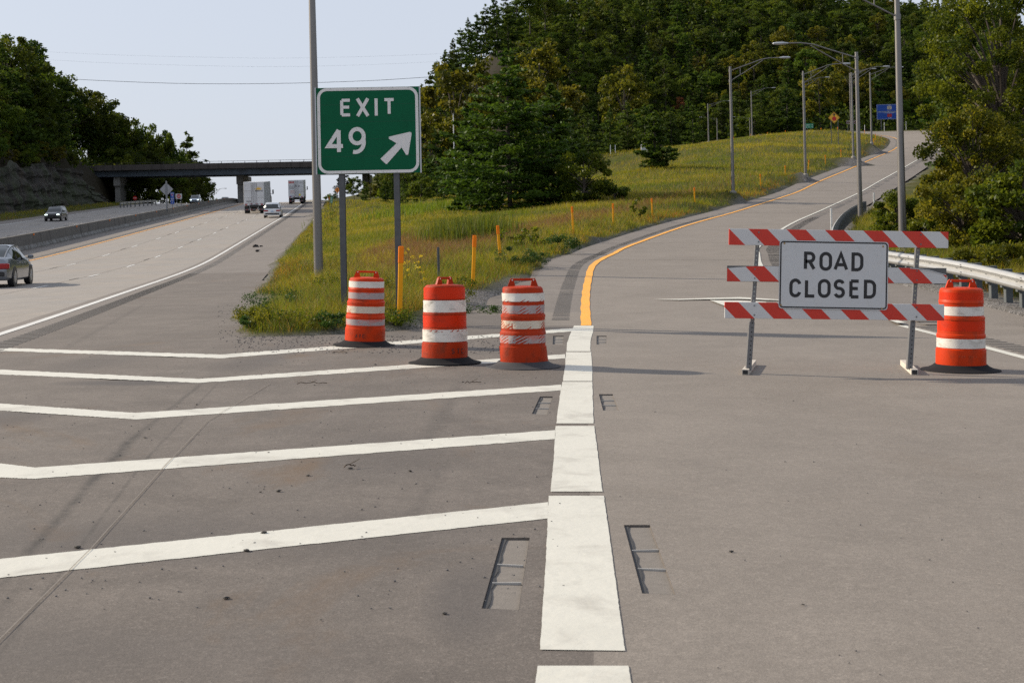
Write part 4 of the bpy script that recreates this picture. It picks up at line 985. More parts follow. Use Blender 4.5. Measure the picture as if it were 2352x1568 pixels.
def broad_crown(rg, H, W, base, nclump, nleaf, leaf, clump=None, shape=1.0, tintvar=.5, irregular=.25):
    """leaf clumps through an uneven ellipsoidal crown"""
    cz = base + (H - base) * .5; rz = (H - base) * .5
    th = rg.uniform(0, 2 * np.pi, nclump); ph = np.arccos(rg.uniform(-1, 1, nclump)); r = rg.uniform(.35, 1, nclump) ** .5
    lump = 1 + irregular * np.sin(3 * th + rg.uniform(0, 6)) * np.sin(2.3 * ph + rg.uniform(0, 6)) + rg.normal(0, irregular * .35, nclump)
    zz = np.cos(ph) * r; k = np.sqrt(np.clip(1 - np.clip(zz, -1, 1) ** 2, .05, 1)) / np.maximum(np.sin(ph), .2) if False else 1
    C = np.stack([np.cos(th) * np.sin(ph) * r * lump * W / 2, np.sin(th) * np.sin(ph) * r * lump * W / 2, cz + zz * rz * lump ** .5], 1)
    cs = clump or W * .13; csz = cs * rg.uniform(.6, 1.35, nclump)
    idx = rg.integers(0, nclump, nleaf); off = rg.normal(size=(nleaf, 3)); off /= np.linalg.norm(off, axis=1)[:, None]; off *= (rg.uniform(0, 1, nleaf) ** .45)[:, None]; off[:, 2] *= .7
    pts = C[idx] + off * csz[idx][:, None]
    tint = np.clip(.5 + tintvar * (rg.normal(0, .35, nclump)[idx] + rg.normal(0, .3, nleaf)), 0, 1)
    V, F = quads(pts, np.full(nleaf, leaf), rg, aspect=.75)
    return V, F, np.repeat(tint, 4), C
def limbs(mb, C, base, H, rtrunk, rg, n=10):
    mb.tube((0, 0, -.5), (0, 0, base), rtrunk, rtrunk * .75, 8); mb.tube((0, 0, base), (rg.uniform(-.3, .3), rg.uniform(-.3, .3), H * .85), rtrunk * .75, rtrunk * .15, 7)
    for c in C[:n]:
        z0 = base * .6 + (c[2] - base * .6) * .45; z0 = max(.3, min(z0, H * .7)); m_ = (c[0] * .5, c[1] * .5, z0 + (c[2] - z0) * .65)
        mb.tube((0, 0, z0), m_, rtrunk * .32, rtrunk * .2, 5, False); mb.tube(m_, tuple(c), rtrunk * .2, rtrunk * .06, 5, False)
    return mb
def pine_crown(rg, H, W, base, whorls, per, tufts, tuft, droop=.12, gaps=.2, top=.9):
    P_, T = [], []; br = []
    for i in range(whorls):
        t = i / (whorls - 1); z = base + (H - base) * t ** .95; z0_ = z; Lm = W / 2 * ((1 - t) ** .75 * top + .06) * rg.uniform(.75, 1.15) * (min(1, .55 + t * 3))
        n_ = max(3, int(per * (1 - t * .4))); a0 = rg.uniform(0, 6.3)
        for j in range(n_):
            if rg.random() < gaps: continue
            a = a0 + j * 2 * np.pi / n_ + rg.normal(0, .25); L = Lm * rg.uniform(.55, 1.15); z = max(.1, z0_ + rg.normal(0, H / whorls * .38)); up = rg.uniform(-.05, .25) * (t * .9 + .15) - droop * (1 - t)
            d = np.array([np.cos(a), np.sin(a), up]); st = np.array([0, 0, z]); k = max(3, int(tufts * L / (W / 2) + 2))
            s = rg.uniform(.18, 1.0, k); sidev = np.array([-np.sin(a), np.cos(a), 0]); wdt = .26 * L * (1 - s * .55)
            p = st + d * (s * L)[:, None] + sidev * (rg.normal(0, 1, k) * wdt * .7)[:, None]; p[:, 2] += .10 * L * s * s + rg.normal(0, tuft * .18, k)
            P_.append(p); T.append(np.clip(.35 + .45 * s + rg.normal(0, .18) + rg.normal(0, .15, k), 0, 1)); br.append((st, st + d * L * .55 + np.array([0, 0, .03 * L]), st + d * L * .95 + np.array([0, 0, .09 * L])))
    p = np.concatenate(P_); t = np.concatenate(T); V, F = quads(p, np.full(len(p), tuft), rg, aspect=.5, flat=.55)
    return V, F, np.repeat(t, 4), br
def pine_trunk(mb, br, H, r, step=1):
    mb.tube((0, 0, -.5), (0, 0, H * .55), r, r * .6, 8); mb.tube((0, 0, H * .55), (0, 0, H * .98), r * .6, r * .08, 6)
    for a, b, c in br[::step]: mb.tube(tuple(a), tuple(b), r * .22, r * .13, 4, False); mb.tube(tuple(b), tuple(c), r * .13, r * .04, 4, False)
    return mb
def tree_obj(name, V, F, tint, trunk, mat, label, cat='tree', group=None, crown='crown'):
    t = empty(name, (0, 0, 0), label=label, cat=cat, group=group)
    np_mesh(crown, V, F, mat, t, {'tint': tint}); trunk.build('trunk', M_bark, t, True); return t
WOODG = 'trees of the wooded hillsides'
protos = {}
def proto_pine(H, W, seed, base=.12, whorls=15, tuft=.55, mat=None, label='dark green pine on the wooded hillside'):
    rg = np.random.default_rng(seed); V, F, T, br = pine_crown(rg, H, W * 1.28, H * base, whorls, 8, 60, tuft * 1.25, gaps=.12)
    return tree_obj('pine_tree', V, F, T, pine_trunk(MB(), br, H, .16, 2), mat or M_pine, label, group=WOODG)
def proto_broad(H, W, seed, mat, label, nl=5200, leaf=.42, base=.18, name='broadleaf_tree', irr=.3):
    rg = np.random.default_rng(seed); V, F, T, C = broad_crown(rg, H, W, H * base, 46, nl, leaf, irregular=irr)
    return tree_obj(name, V, F, T, limbs(MB(), C, H * .35, H, .15, rg, 12), mat, label, group=WOODG)
LP = 'dark green pine with layered branches on the wooded hillside'; LB = 'rounded green broadleaf tree on the wooded hillside'; LY = 'yellow-green tree standing out among darker trees on the wooded hillside'; LR = 'rust-coloured small tree among the dark pines'
pines = [proto_pine(11, 6.6, 21, .06, label=LP), proto_pine(13, 7.2, 22, .10, 17, label=LP), proto_pine(9.5, 6.2, 23, .05, 13, label=LP), proto_pine(12, 8.0, 24, .08, 14, .62, label=LP)]
broads = [proto_broad(10, 8.2, 31, M_leaf, LB), proto_broad(11.5, 8.8, 32, M_leaf, LB, 5600), proto_broad(9, 7, 33, M_leaf, LB, 4600)]
yellows = [proto_broad(10, 6.2, 41, M_leaf_y, LY, 3600, .40, .2), proto_broad(8.5, 5.4, 42, M_leaf_y, LY, 3200, .38, .15)]
rusts = [proto_broad(6, 4.4, 51, M_leaf_r, LR, 1800, .36)]
used = set()
def plant(src, x, y, z=None, s=1.0, label=None, rz=None, sz=None, group=WOODG):
    o = src if src.name not in used else copy_tree(src); used.add(src.name); used.add(o.name)
    o.location = (x, y, (tz1(x, y) if z is None else z) - .15); o.rotation_euler = (0, 0, random.uniform(0, 6.28) if rz is None else rz); o.scale = (s, s, sz or s * random.uniform(.92, 1.1))
    if label: o['label'] = label
    if group: o['group'] = group
    elif 'group' in o: del o['group']
    return o
# silhouettes and specimen trees measured from the photo: (u, v of the tip, distance, source)
def plant_tip(src, u, v, d, H0, label=None, wmul=1.0, group=WOODG, zb=None):
    p = P(u, v, d); g = tz1(p.x, p.y) if zb is None else zb; h = max(3.5, p.z - g); s = h / H0
    o = plant(src, p.x, p.y, g, s * wmul, label, sz=s, group=group); return o
pH = [11, 13, 9.5, 12]; bH = [10, 11.5, 9]; yH = [10, 8.5]
rs = random.Random(5)
cnt = 0
# right hill outline
for u, v, d in [(968, 196, 268), (985, 168, 275), (1003, 140, 282), (1022, 118, 288), (1040, 92, 296), (1058, 66, 304), (1075, 44, 312), (1094, 32, 320), (1115, 12, 328), (1135, -2, 336), (1160, -15, 342), (1185, -22, 348), (1215, -30, 352), (1250, -30, 356), (1140, 20, 322), (1165, 10, 330), (955, 230, 258), (975, 250, 255), (1010, 190, 262),
                (1875, 10, 430), (1905, 6, 432), (1935, 12, 436), (1965, 4, 436), (2000, 14, 438), (2030, 6, 438), (2060, 14, 440), (2100, 8, 442), (2135, 16, 444), (2165, 10, 446), (2195, 18, 448), (1845, -4, 428)]:
    k = rs.randrange(4); src = pines[k] if u < 1200 or rs.random() < .3 else broads[k % 3]; H0 = pH[k] if src in pines else bH[k % 3]
    p = P(u, v, d); g = tz1(p.x, p.y); h = min(11, max(6, p.z - g)); plant(src, p.x, p.y, p.z - h, h / H0 * .95, sz=h / H0); cnt += 1
# face of the right hill, rows from the foot upward
pts = []
def try_pt(x, y, r):
    for a, b in pts:
        if (a - x) ** 2 + (b - y) ** 2 < r * r: return False
    pts.append((x, y)); return True
tries = 0; hill = []
while len(hill) < 430 and tries < 30000:
    tries += 1; y = 234 + 205 * rs.random() ** 1.35; u = rs.uniform(945, 2330); x = (u - CU) * y / FPX
    lo = 262 if x > 22 else (238 if x > -6 else 246)
    if y < lo - 6 or x < -21: continue
    if y > 440 - max(0, (70 - x)) * .6 + 20: continue
    if float(sdist(np.array([x]), np.array([y]))[0]) < 5: continue
    if 58 < x < 92 and y < 296: continue
    if not try_pt(x, y, 3.7 + (y - 240) * .011): continue
    hill.append((x, y))
for x, y in hill:
    r = rs.random(); u = CU + x * FPX / y
    if u > 1750 and r < .12: src = rs.choice(yellows)
    elif u > 1750 and r < .6: src = rs.choice(broads)
    elif r < .09: src = rs.choice(yellows)
    elif r < .10: src = rusts[0]
    elif r < .25: src = rs.choice(broads)
    elif r < .45: src = rs.choice(broads)
    else: src = rs.choice(pines)
    o = plant(src, x, y, s=rs.uniform(.66, .95), sz=rs.uniform(.58, .80)); cnt += 1
for u, v, d, k, lab in [(1040, 140, 245, 0, 'bright yellow-green tree left of the big pines, near the right edge of the exit sign'), (1235, 75, 300, 1, 'tall yellow-green tree high on the hillside above the big pine'), (1430, 150, 268, 0, 'yellow-green tree on the hillside right of the big pine'), (1070, 215, 240, 1, None), (1120, 110, 290, 1, None), (1800, 60, 330, 0, None), (1950, 110, 300, 1, None), (1880, 150, 290, 0, None), (1730, 90, 320, 0, None), (1280, 160, 280, 1, None), (985, 240, 236, 1, None)]:
    plant_tip(yellows[k], u, v, d, yH[k], lab)
# trees behind the exit sign, at the bridge abutment and beside the far shoulder
for u, v, d, src, H0 in [(790, 405, 292, broads[0], 10), (770, 430, 320, pines[0], 11), (812, 402, 262, broads[1], 11.5), (865, 385, 255, pines[1], 13), (850, 412, 240, yellows[1], 8.5), (900, 380, 240, broads[2], 9), (930, 360, 236, pines[3], 12), (885, 425, 205, pines[2], 9.5), (925, 415, 198, pines[0], 11),
                         (950, 330, 232, pines[1], 13), (965, 400, 190, broads[0], 10), (985, 350, 215, pines[2], 9.5), (1000, 300, 228, pines[3], 12), (1020, 380, 180, pines[0], 11), (900, 400, 225, pines[1], 13), (880, 400, 262, pines[3], 12), (838, 430, 215, pines[2], 9.5), (758, 447, 345, broads[2], 9),
                         (1400, 250, 222, pines[1], 13), (1440, 235, 226, pines[3], 12), (1350, 260, 220, pines[0], 11), (1480, 240, 230, pines[2], 9.5), (1540, 250, 236, pines[1], 13), (1590, 240, 240, pines[0], 11), (1310, 250, 215, pines[3], 12), (1260, 270, 212, pines[1], 13), (1080, 330, 200, pines[2], 9.5), (1110, 300, 206, pines[0], 11)]:
    plant_tip(src, u, v, d, H0)
# left hill beyond the northbound lanes
for u, v, d in [(-15, 70, 232), (15, 78, 240), (40, 92, 248), (70, 98, 255), (95, 118, 262), (118, 150, 268), (140, 168, 276), (158, 182, 300), (185, 204, 304), (208, 226, 308), (230, 240, 312), (252, 238, 316), (268, 262, 320), (285, 290, 324), (170, 250, 305), (200, 290, 306), (225, 300, 308), (250, 320, 310), (275, 330, 312), (215, 350, 305), (245, 360, 306), (5, 110, 225), (50, 140, 236)]:
    k = rs.randrange(4); src = pines[k] if rs.random() < .5 else broads[k % 3]; H0 = pH[k] if src in pines else bH[k % 3]; p = P(u, v, d); g = tz1(p.x, p.y); h = min(14, max(7, p.z - g)); plant(src, p.x, p.y, p.z - h, h / H0, sz=h / H0)
n2 = 0; tries = 0
while n2 < 62 and tries < 5000:
    tries += 1; y = rs.uniform(150, 270); off = 44.5 + rs.random() ** 1.3 * 62; x = float(XW(y)) - off; u = CU + x * FPX / y
    if u < -70 or u > 165 or not try_pt(x, y, 5.2): continue
    plant(rs.choice(broads + pines + pines), x, y, s=rs.uniform(.8, 1.15)); n2 += 1
for u, v, d, k in [(10, 300, 222, 0), (40, 312, 228, 1), (75, 335, 238, 1), (110, 345, 248, 0), (140, 352, 258, 1), (165, 362, 266, 0), (-10, 320, 212, 1)]:
    plant_tip(yellows[k] if k or u < 60 else broads[2], u, v, d, yH[k] if k or u < 60 else 9, 'yellow-green young tree on top of the left rock cut')
# beyond the bridge on the left: rounded trees stepping down to the lone pine
for u, v, d, k in [(300, 285, 330, 0), (322, 290, 338, 1), (345, 292, 342, 2), (365, 298, 346, 0), (385, 318, 352, 1), (400, 335, 352, 2), (440, 372, 356, 0), (340, 330, 315, 1), (380, 355, 320, 2), (415, 378, 330, 0), (300, 330, 305, 1), (270, 350, 300, 0), (340, 385, 305, 2), (400, 400, 325, 1), (452, 384, 350, 2), (310, 400, 300, 0)]:
    p = P(u, v, d); g = tz1(p.x, p.y); h = max(9, min(24, p.z - g)); s = 10.5 / bH[k]; o = plant(broads[k], p.x, p.y, p.z - h, s, sz=h / bH[k])
o = plant_tip(pines[2], 428, 306, 360, 9.5, 'lone pine with sparse branches at the right end of the left wood, against the sky'); 
for u, v, d, lab in [(464, 428, 400, 'small pointed evergreen under the bridge against the sky'), (478, 452, 410, 'tiny round tree under the bridge against the sky'), (497, 450, 420, 'tiny bushy tree beside the far lamp under the bridge')]:
    p = P(u, v, d); h = 7.0; s_ = pines[2] if 'pointed' in lab else broads[2]; o = plant(s_, p.x, p.y, p.z - h, .45, lab, sz=h / 9.4)
# big pines in the swale, built with finer needles
rg = np.random.default_rng(77)
def big_pine(name, u, vb, d, vt, W, seed, whorls, label, tuft=.46, tufts=210, base=.015, per=9, gaps=.14, lean=0):
    b = P(u, vb, d); g = tz1(b.x, b.y); tip = P(u, vt, d); H = tip.z - g; rg = np.random.default_rng(seed)
    V, F, T, br = pine_crown(rg, H, W, H * base, whorls, per, tufts, tuft, droop=.10, gaps=gaps)
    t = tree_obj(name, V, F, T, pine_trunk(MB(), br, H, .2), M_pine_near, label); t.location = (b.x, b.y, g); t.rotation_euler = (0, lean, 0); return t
big_pine('pine_tree', 1172, 492, 112, 120, 15.5, 71, 24, 'biggest pine with drooping layered boughs standing in the grassy swale')
big_pine('pine_tree', 1272, 480, 117, 200, 11, 72, 20, 'dark pine crowding the right side of the biggest pine')
big_pine('pine_tree', 1085, 478, 122, 250, 9.5, 73, 17, 'smaller pine on the left flank of the biggest pine')
big_pine('pine_tree', 1505, 386, 150, 262, 6.6, 74, 15, 'lone small pine with a long low branch on the grassy bank', tufts=140, base=.05, per=7)
def near_broad(name, u, vb, d, vt, W, seed, nclump, nleaf, leaf, mat, label, base=.05, clump=None, dz=0, irr=.25, trunk=.12, cat='tree', x=None):
    b = P(u, vb, d); g = tz1(b.x, b.y) + dz; tip = P(u, vt, d); H = tip.z - g; rg = np.random.default_rng(seed)
    V, F, T, C = broad_crown(rg, H, W, H * base, nclump, nleaf, leaf, clump, irregular=irr, tintvar=.7)
    t = tree_obj(name, V, F, T, limbs(MB(), C, H * .25, H, trunk, rg, min(nclump, 60)), mat, label, cat=cat); t.location = (b.x, b.y, g); return t
near_broad('bushy_tree', 1342, 462, 108, 352, 4.6, 81, 40, 9000, .20, M_leaf_near, 'bushy broadleaf tree at the right foot of the big pines')
near_broad('shrub', 1412, 458, 112, 425, 2.4, 82, 14, 1800, .18, M_leaf_near, 'low green shrub on the bank right of the bushy tree', cat='shrub')
# right-hand wood beside the ramp
near_broad('broadleaf_tree', 2310, 600, 50, -110, 6.3, 91, 190, 62000, .115, M_leaf_near, 'tall broadleaf tree with glossy leaves filling the upper right corner', base=.10, clump=.50, trunk=.18)
near_broad('broadleaf_tree', 2240, 560, 46, 250, 3.4, 92, 80, 17000, .105, M_leaf_near_y, 'yellow-green leafy tree leaning over the ramp at the right', base=.04, clump=.38)
near_broad('broadleaf_tree', 2215, 590, 43, 395, 2.8, 93, 60, 15000, .105, M_leaf_near_y, 'low yellow-green tangle of branches behind the right end of the barricade', base=.03, clump=.36, cat='shrub')
near_broad('broadleaf_tree', 2350, 620, 37, 395, 2.6, 94, 60, 15000, .12, M_leaf_near, 'dark green bush with large leaves at the right edge behind the guardrail', base=.02, clump=.36, cat='bush')
near_broad('broadleaf_tree', 2370, 575, 60, 60, 5.5, 95, 90, 20000, .16, M_leaf_near, 'dark broadleaf tree deeper in the right-hand wood', base=.05, clump=.7)
near_broad('shrub', 2060, 530, 58, 440, 1.9, 96, 26, 7000, .10, M_leaf_near, 'dark green shrub behind the guardrail between the two lamp poles', base=.0, clump=.3, cat='shrub')
near_broad('shrub', 2290, 625, 34, 560, 1.9, 97, 24, 6000, .085, M_leaf_near_y, 'yellowish bush above the guardrail near the right edge', base=.0, clump=.28, cat='shrub')
near_broad('shrub', 2150, 560, 48, 500, 2.4, 98, 26, 6000, .10, M_leaf_near, 'green undergrowth shrub below the yellow-green tree', base=.0, clump=.32, cat='shrub')
def right_pine(u, vb, d, vt, W, seed, label, whorls=16, tuft=.22, tufts=110, dz=0):
    b = P(u, vb, d); g = tz1(b.x, b.y); H = P(u, vt, d).z - g; rg = np.random.default_rng(seed)
    V, F, T, br = pine_crown(rg, H, W, H * .03, whorls, 8, tufts, tuft, droop=.02, gaps=.15)
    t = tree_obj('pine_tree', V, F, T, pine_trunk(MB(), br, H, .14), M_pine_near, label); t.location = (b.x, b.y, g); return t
right_pine(2240, 500, 88, 30, 8.4, 101, 'tall pine behind the broadleaf tree on the right, branches reaching left to the lamp pole', 20, .30, 130)
right_pine(2190, 520, 66, 330, 4.6, 102, 'young pine whose needle branches overhang the ramp edge on the right', 12, .2, 110)
right_pine(2290, 500, 100, -20, 9.0, 103, 'tall dark pine at the top right corner behind the leaves', 20, .34, 110)
right_pine(2175, 545, 52, 430, 2.8, 104, 'small pine sapling low beside the shrub behind the guardrail', 9, .17, 70)
for u, v, d, src, H0 in [(2180, 190, 250, broads[1], 11.5), (2210, 120, 260, pines[1], 13), (2150, 230, 285, pines[0], 11), (2240, 60, 240, broads[0], 10), (2110, 170, 310, broads[2], 9), (2300, 80, 180, broads[1], 11.5), (2330, 40, 150, pines[3], 12), (2260, 220, 170, pines[0], 11), (2200, 262, 240, pines[2], 9.5), (2290, 120, 105, broads[1], 11.5), (2345, 60, 95, broads[0], 10), (2380, 200, 80, broads[2], 9), (2300, 260, 90, pines[1], 13), (2250, 340, 75, broads[2], 9), (2330, 330, 70, broads[0], 10)]:
    plant_tip(src, u, v, d, H0, 'tree in the dense wood right of the ramp')

# ------------------------------------------------------------------ median barrier
M_barrier = pmat('stained_concrete_barrier', (.105, .098, .088), .9, var=.35, scale=2.2, bump=.3, dirt=(.028, .026, .024), dirt_amt=.85, dscale=1.1, stretch=(1.2, 1.2, .14), coord='Object')
M_scuff = pmat('scuffed_pale_concrete', (.25, .25, .245), .9, var=.3, scale=3, dirt=(.06, .058, .05), dirt_amt=.9, dscale=.9, stretch=(1, 1, .4))
mb = MB(); vs = []; prof_b = [(-.34, 0), (-.33, .08), (-.20, .33), (-.10, 1.08), (.10, 1.08), (.20, .33), (.33, .08), (.34, 0)]
yb = np.arange(30, 345, 3.0)
for y in yb:
    xc = float(XW(y)) - 14.9; z = float(free_z(xc, y))
    for (a, b) in prof_b: vs.append((xc + a, y, z + b - .02))
k = len(prof_b); bm_ = np_mesh('median_barrier', vs, [[i * k + j, i * k + j + 1, (i + 1) * k + j + 1, (i + 1) * k + j] for i in range(len(yb) - 1) for j in range(k - 1)], M_barrier, attrs={'hb': np.tile([p[1] for p in prof_b], len(yb))})
n = NT(M_barrier); n.b = [x for x in M_barrier.node_tree.nodes if x.type == 'BSDF_PRINCIPLED'][0]; old = n.b.inputs['Base Color'].links[0].from_socket; ah = n.n('ShaderNodeAttribute'); ah.attribute_name = 'hb'
sc_ = n.ramp(n.noise(n.scale(n.geo(), (1, 1.1, .5)), 1.6, 8, .75, .8), .44, .55); n.col(n.mix(n.math('MULTIPLY', n.math('MULTIPLY', sc_, n.ramp(ah.outputs['Fac'], .30, .36, .9, 0)), n.ramp(ah.outputs['Fac'], .0, .10, 0, 1)), old, (.21, .21, .205))); prop(bm_, 'long dark-stained concrete barrier between the two carriageways', 'barrier')
first = None
for y in np.arange(70, 285, 16):
    x0 = float(XW(y)) - 14.9 + .11; z = float(free_z(x0, y))
    o = MB().box((x0 + .03, y, z + .96), (.05, .12, .13)).build('barrier_reflector', M_delin_o, bm_)
# ------------------------------------------------------------------ overpass
M_gird = pmat('blue_grey_steel_girder', (.075, .095, .12), .6, .2, var=.15, scale=1.5, dirt=(.03, .03, .035), dirt_amt=.6, dscale=.5)
M_deck = pmat('dark_weathered_parapet', (.075, .065, .06), .9, var=.3, scale=1.2, dirt=(.02, .018, .016), dirt_amt=.85, dscale=.7, stretch=(1.5, 1, .15))
pL, pR = P(150, 382, 292), P(1000, 366, 284)
brg = empty('overpass_bridge', pL, label='dark overpass with blue-grey steel girders crossing the freeway', cat='bridge')
d = pR - pL; Lb = math.hypot(d.x, d.y); ang = math.atan2(d.y, d.x); slope = math.atan2(d.z, Lb)
Mb = Matrix.Rotation(ang, 4, 'Z') @ Matrix.Rotation(-slope, 4, 'Y')
def bpart(mb, name, mat, par=None, sm=False):
    o = mb.build(name, mat, par or brg, sm)
    return o
bpart(MB().box((Lb / 2, 0, -.42), (Lb, .3, .95), Mb).box((Lb / 2, 10, -.42), (Lb, .3, .95), Mb), 'parapet', M_deck)
bpart(MB().box((Lb / 2, 5, -.98), (Lb, 10.6, .18), Mb), 'deck_slab', M_deck)
for yy in (.55, 3.7, 6.9, 9.6):
    bpart(MB().box((Lb / 2, yy, -1.75), (Lb, .03, 1.1), Mb).box((Lb / 2, yy, -2.32), (Lb, .5, .05), Mb).box((Lb / 2, yy, -1.17), (Lb, .45, .05), Mb), 'steel_girder', M_gird)
mb = MB()
for x in np.arange(4, Lb, 8): mb.box((x, .52, -1.75), (.10, .12, 1.08), Mb)
bpart(mb, 'web_stiffener', M_gird)
rl_ = MB().box((Lb / 2, 0, .42), (Lb, .06, .07), Mb)
ro = bpart(rl_, 'handrail', M_rust)
mb = MB()
for x in np.arange(1.2, Lb, 2.44): mb.box((x, 0, .22), (.09, .09, .40), Mb)
bpart(mb, 'rail_post', M_rust, ro)
M_pier = pmat('bridge_pier_concrete', (.20, .195, .185), .9, var=.15, scale=1, dirt=(.10, .095, .09), dirt_amt=.6, dscale=.6)
for (u, wz) in ((250, 1.05), (538, 1.15), (832, .95)):
    a = P(u, 420, 286); x = a.x; g = tz1(x, 287); s_ = (x - pL.x) / d.x; zt = pL.z + d.z * s_ - 2.37
    g = min(g, float(free_z(x, 287)) if x < -25 and x > -80 else g) - .5
    o = MB().box((x - pL.x, -4 + 5 * .9 + 4, (g + zt) / 2 - pL.z), (wz, 8.6, zt - g)).box((x - pL.x, 4.5, zt - .9 - pL.z), (wz + .22, 9.6, 1.8)).build('concrete_pier', M_pier, brg)
# ------------------------------------------------------------------ rock cut beside the northbound lanes
M_rock = bpy.data.materials.new('layered_rock'); n = NT(M_rock); p_ = n.geo()
f = n.noise(n.scale(p_, (.25, .25, 1.6)), 1.0, 8, .65, .6); f2 = n.noise(n.scale(p_, (1.3, 1.3, .18)), .6, 8, .7, .8)
c = n.mix(n.ramp(f, .3, .7), (.008, .007, .005), (.026, .021, .015)); c = n.mix(n.ramp(f2, .52, .70), c, (.060, .048, .034)); c = n.mix(n.ramp(n.noise(p_, .16, 6, .6), .46, .58, 0, .8), c, (.025, .035, .012))
n.col(c); n.b.inputs['Roughness'].default_value = .95; n.bump(n.math('ADD', f, f2), 1.0, .5)
yr = np.arange(70, 290, .9); zr = np.linspace(0, 1, 22); V = []
base_h = lambda y: 7.4 * min(1, max(0, (y - 92) / 45)) * (1 if y < 258 else max(.2, 1 - (y - 258) / 40)) + .2
for y in yr:
    for t in zr:
        off = 37.0 + t * 3.2 + 1.6 * float(vnoise(np.array([y]), np.array([t * 4]), 4.0, 8)[0]) + .8 * float(vnoise(np.array([y]), np.array([t * 5 + 40]), 1.1, 9)[0]) + (.35 if int(t * 7 + y * .03) % 2 else 0)
        x = float(XW(y)) - off; V.append((x, y, float(free_z(x + 4, y)) - .8 + t * base_h(y) * (.9 + .25 * float(vnoise(np.array([y]), np.array([3.3]), 8.0, 10)[0]))))
k = len(zr); i_ = (np.arange(k - 1)[None, :] + np.arange(len(yr) - 1)[:, None] * k).ravel()
rk = np_mesh('rock_cut', V, np.stack([i_, i_ + 1, i_ + 1 + k, i_ + k], 1), M_rock, smooth=False); prop(rk, kind='structure')
# shrubs hanging over the rim of the rock cut
cnt = 0
for y in np.arange(118, 250, 6.0):
    x = float(XW(y)) - 42.5 + random.uniform(-1, 1); z = float(free_z(x + 4, y)) + base_h(y) * random.uniform(.80, .98); s = random.uniform(.26, .44)
    plant(random.choice([yellows[0], yellows[1], broads[0], broads[2], broads[1]]), x, y, z, s, 'bushy growth hanging over the rim of the rock cut', group='bushes along the rim of the rock cut'); cnt += 1

# ------------------------------------------------------------------ small road signs
def post_sign(name, u, v, d, label, posts=((0, .09),), vb=None, cat='road sign', yaw=0):
    c_ = P(u, v, d); g = tz1(c_.x, c_.y)
    if vb is not None: g = P(u, vb, d).z
    t = empty(name, (c_.x, c_.y, c_.z), rz=yaw, label=label, cat=cat); h = c_.z - g
    for (x, w_) in posts: MB().box((x, .06, -h / 2 - .1), (w_, w_ * .7, h + .5)).build('post', M_post, t)
    return t
def smat(name, c): return pmat(name, c, .4, var=.05, dirt=sh(c, .6), dirt_amt=.3)
M_syel = smat('yellow_sign_sheeting', (.80, .42, .02)); M_sorg = smat('orange_sign_sheeting', (.85, .26, .01)); M_sblue = smat('blue_sign_sheeting', (.005, .06, .34)); M_sbrown = smat('brown_sign_sheeting', (.085, .030, .015)); M_sred = smat('red_sign_sheeting', (.50, .012, .012)); M_sgreen2 = smat('small_green_sheeting', (.01, .22, .11)); M_back = smat('bare_aluminium_sign_back', (.30, .31, .33))
def diamond(s): return [(0, -s), (s, 0), (0, s), (-s, 0)]
d_ = 200; t = post_sign('stop_ahead_sign', 1916, 270.5, d_, 'yellow diamond sign with red octagon and up arrow on the crest', ((-.42, .08), (.55, .08)))
s = 13.6 * d_ / FPX
MB().prism(diamond(s), 0, .02).build('sign_face', M_syel, t); mb = MB(); stroke(mb, diamond(s * .92) + [diamond(s * .92)[0]], .035, -.003); mb.build('black_border', M_black, t)
MB().prism([(s * .38 * math.cos(R(22.5 + 45 * i)), -.18 * s + s * .38 * math.sin(R(22.5 + 45 * i))) for i in range(8)], -.012, -.004).build('red_octagon', M_sred, t)
MB().prism([(-.07, .22 * s), (.07, .22 * s), (.07, .48 * s), (.24, .44 * s), (0, .76 * s), (-.24, .44 * s), (-.07, .48 * s)], -.012, -.004).build('arrow', M_black, t)
d_ = 275; k_ = d_ / FPX; t = post_sign('services_sign', 2043, 257, d_, 'big blue GAS and ATTRACTION sign at the top of the ramp', ((-1.6, .15), (1.6, .15))); W_, H_ = 58 * k_, 35 * k_
for zc, nm in ((H_ / 4, 'GAS'), (-H_ / 4, 'ATTRACTION')):
    f_ = MB().prism(rrect(-W_ / 2, zc - H_ / 4 + .02, W_ / 2, zc + H_ / 4 - .02, .12), 0, .04).build('sign_face', M_sblue, t)
    q = rrect(-W_ / 2 + .05, zc - H_ / 4 + .07, W_ / 2 - .05, zc + H_ / 4 - .07, .1); mb = MB(); stroke(mb, q + [q[0]], .035, -.004); mb.build('sign_border', M_signwhite, f_)
    mb = MB(); xx = letters(MB(), nm, 0, 0, .22, .04, 0); letters(mb, nm, -xx / 2, zc + .42, .22, .04, -.006); mb.build('lettering', M_signwhite, f_)
    MB().prism(rrect(-.42, zc - .26, .42, zc + .34, .05), -.012, -.005).build('logo_panel', smat('pale_logo', (.6, .52, .42)) if nm == 'GAS' else M_sred, f_)
    lp = MB(); [lp.box((0, -.016, zc + .22 - .13 * i), (.6 - .1 * (i % 2), .006, .04)) for i in range(4)]; lp.build('logo_lines', smat('logo_dark', (.15, .1, .08)), f_)
    mb = MB(); sg_ = -1 if nm == 'GAS' else 1; mb.box((sg_ * -.05, -.008, zc - .45), (.5, .008, .05)).prism([(sg_ * .45, zc - .45), (sg_ * .2, zc - .36), (sg_ * .2, zc - .54)], -.012, -.004); mb.build('arrow', M_signwhite, f_)
d_ = 240; t = post_sign('direction_sign', 1859, 289.5, d_, 'green direction sign with two right arrows behind the lamp on the crest', ((.3, .09), (-.3, .09))); k_ = d_ / FPX
MB().prism(rrect(-13 * k_, -5.4 * k_, 9.5 * k_, 5.4 * k_, .05), 0, .03).build('sign_face', M_sgreen2, t)
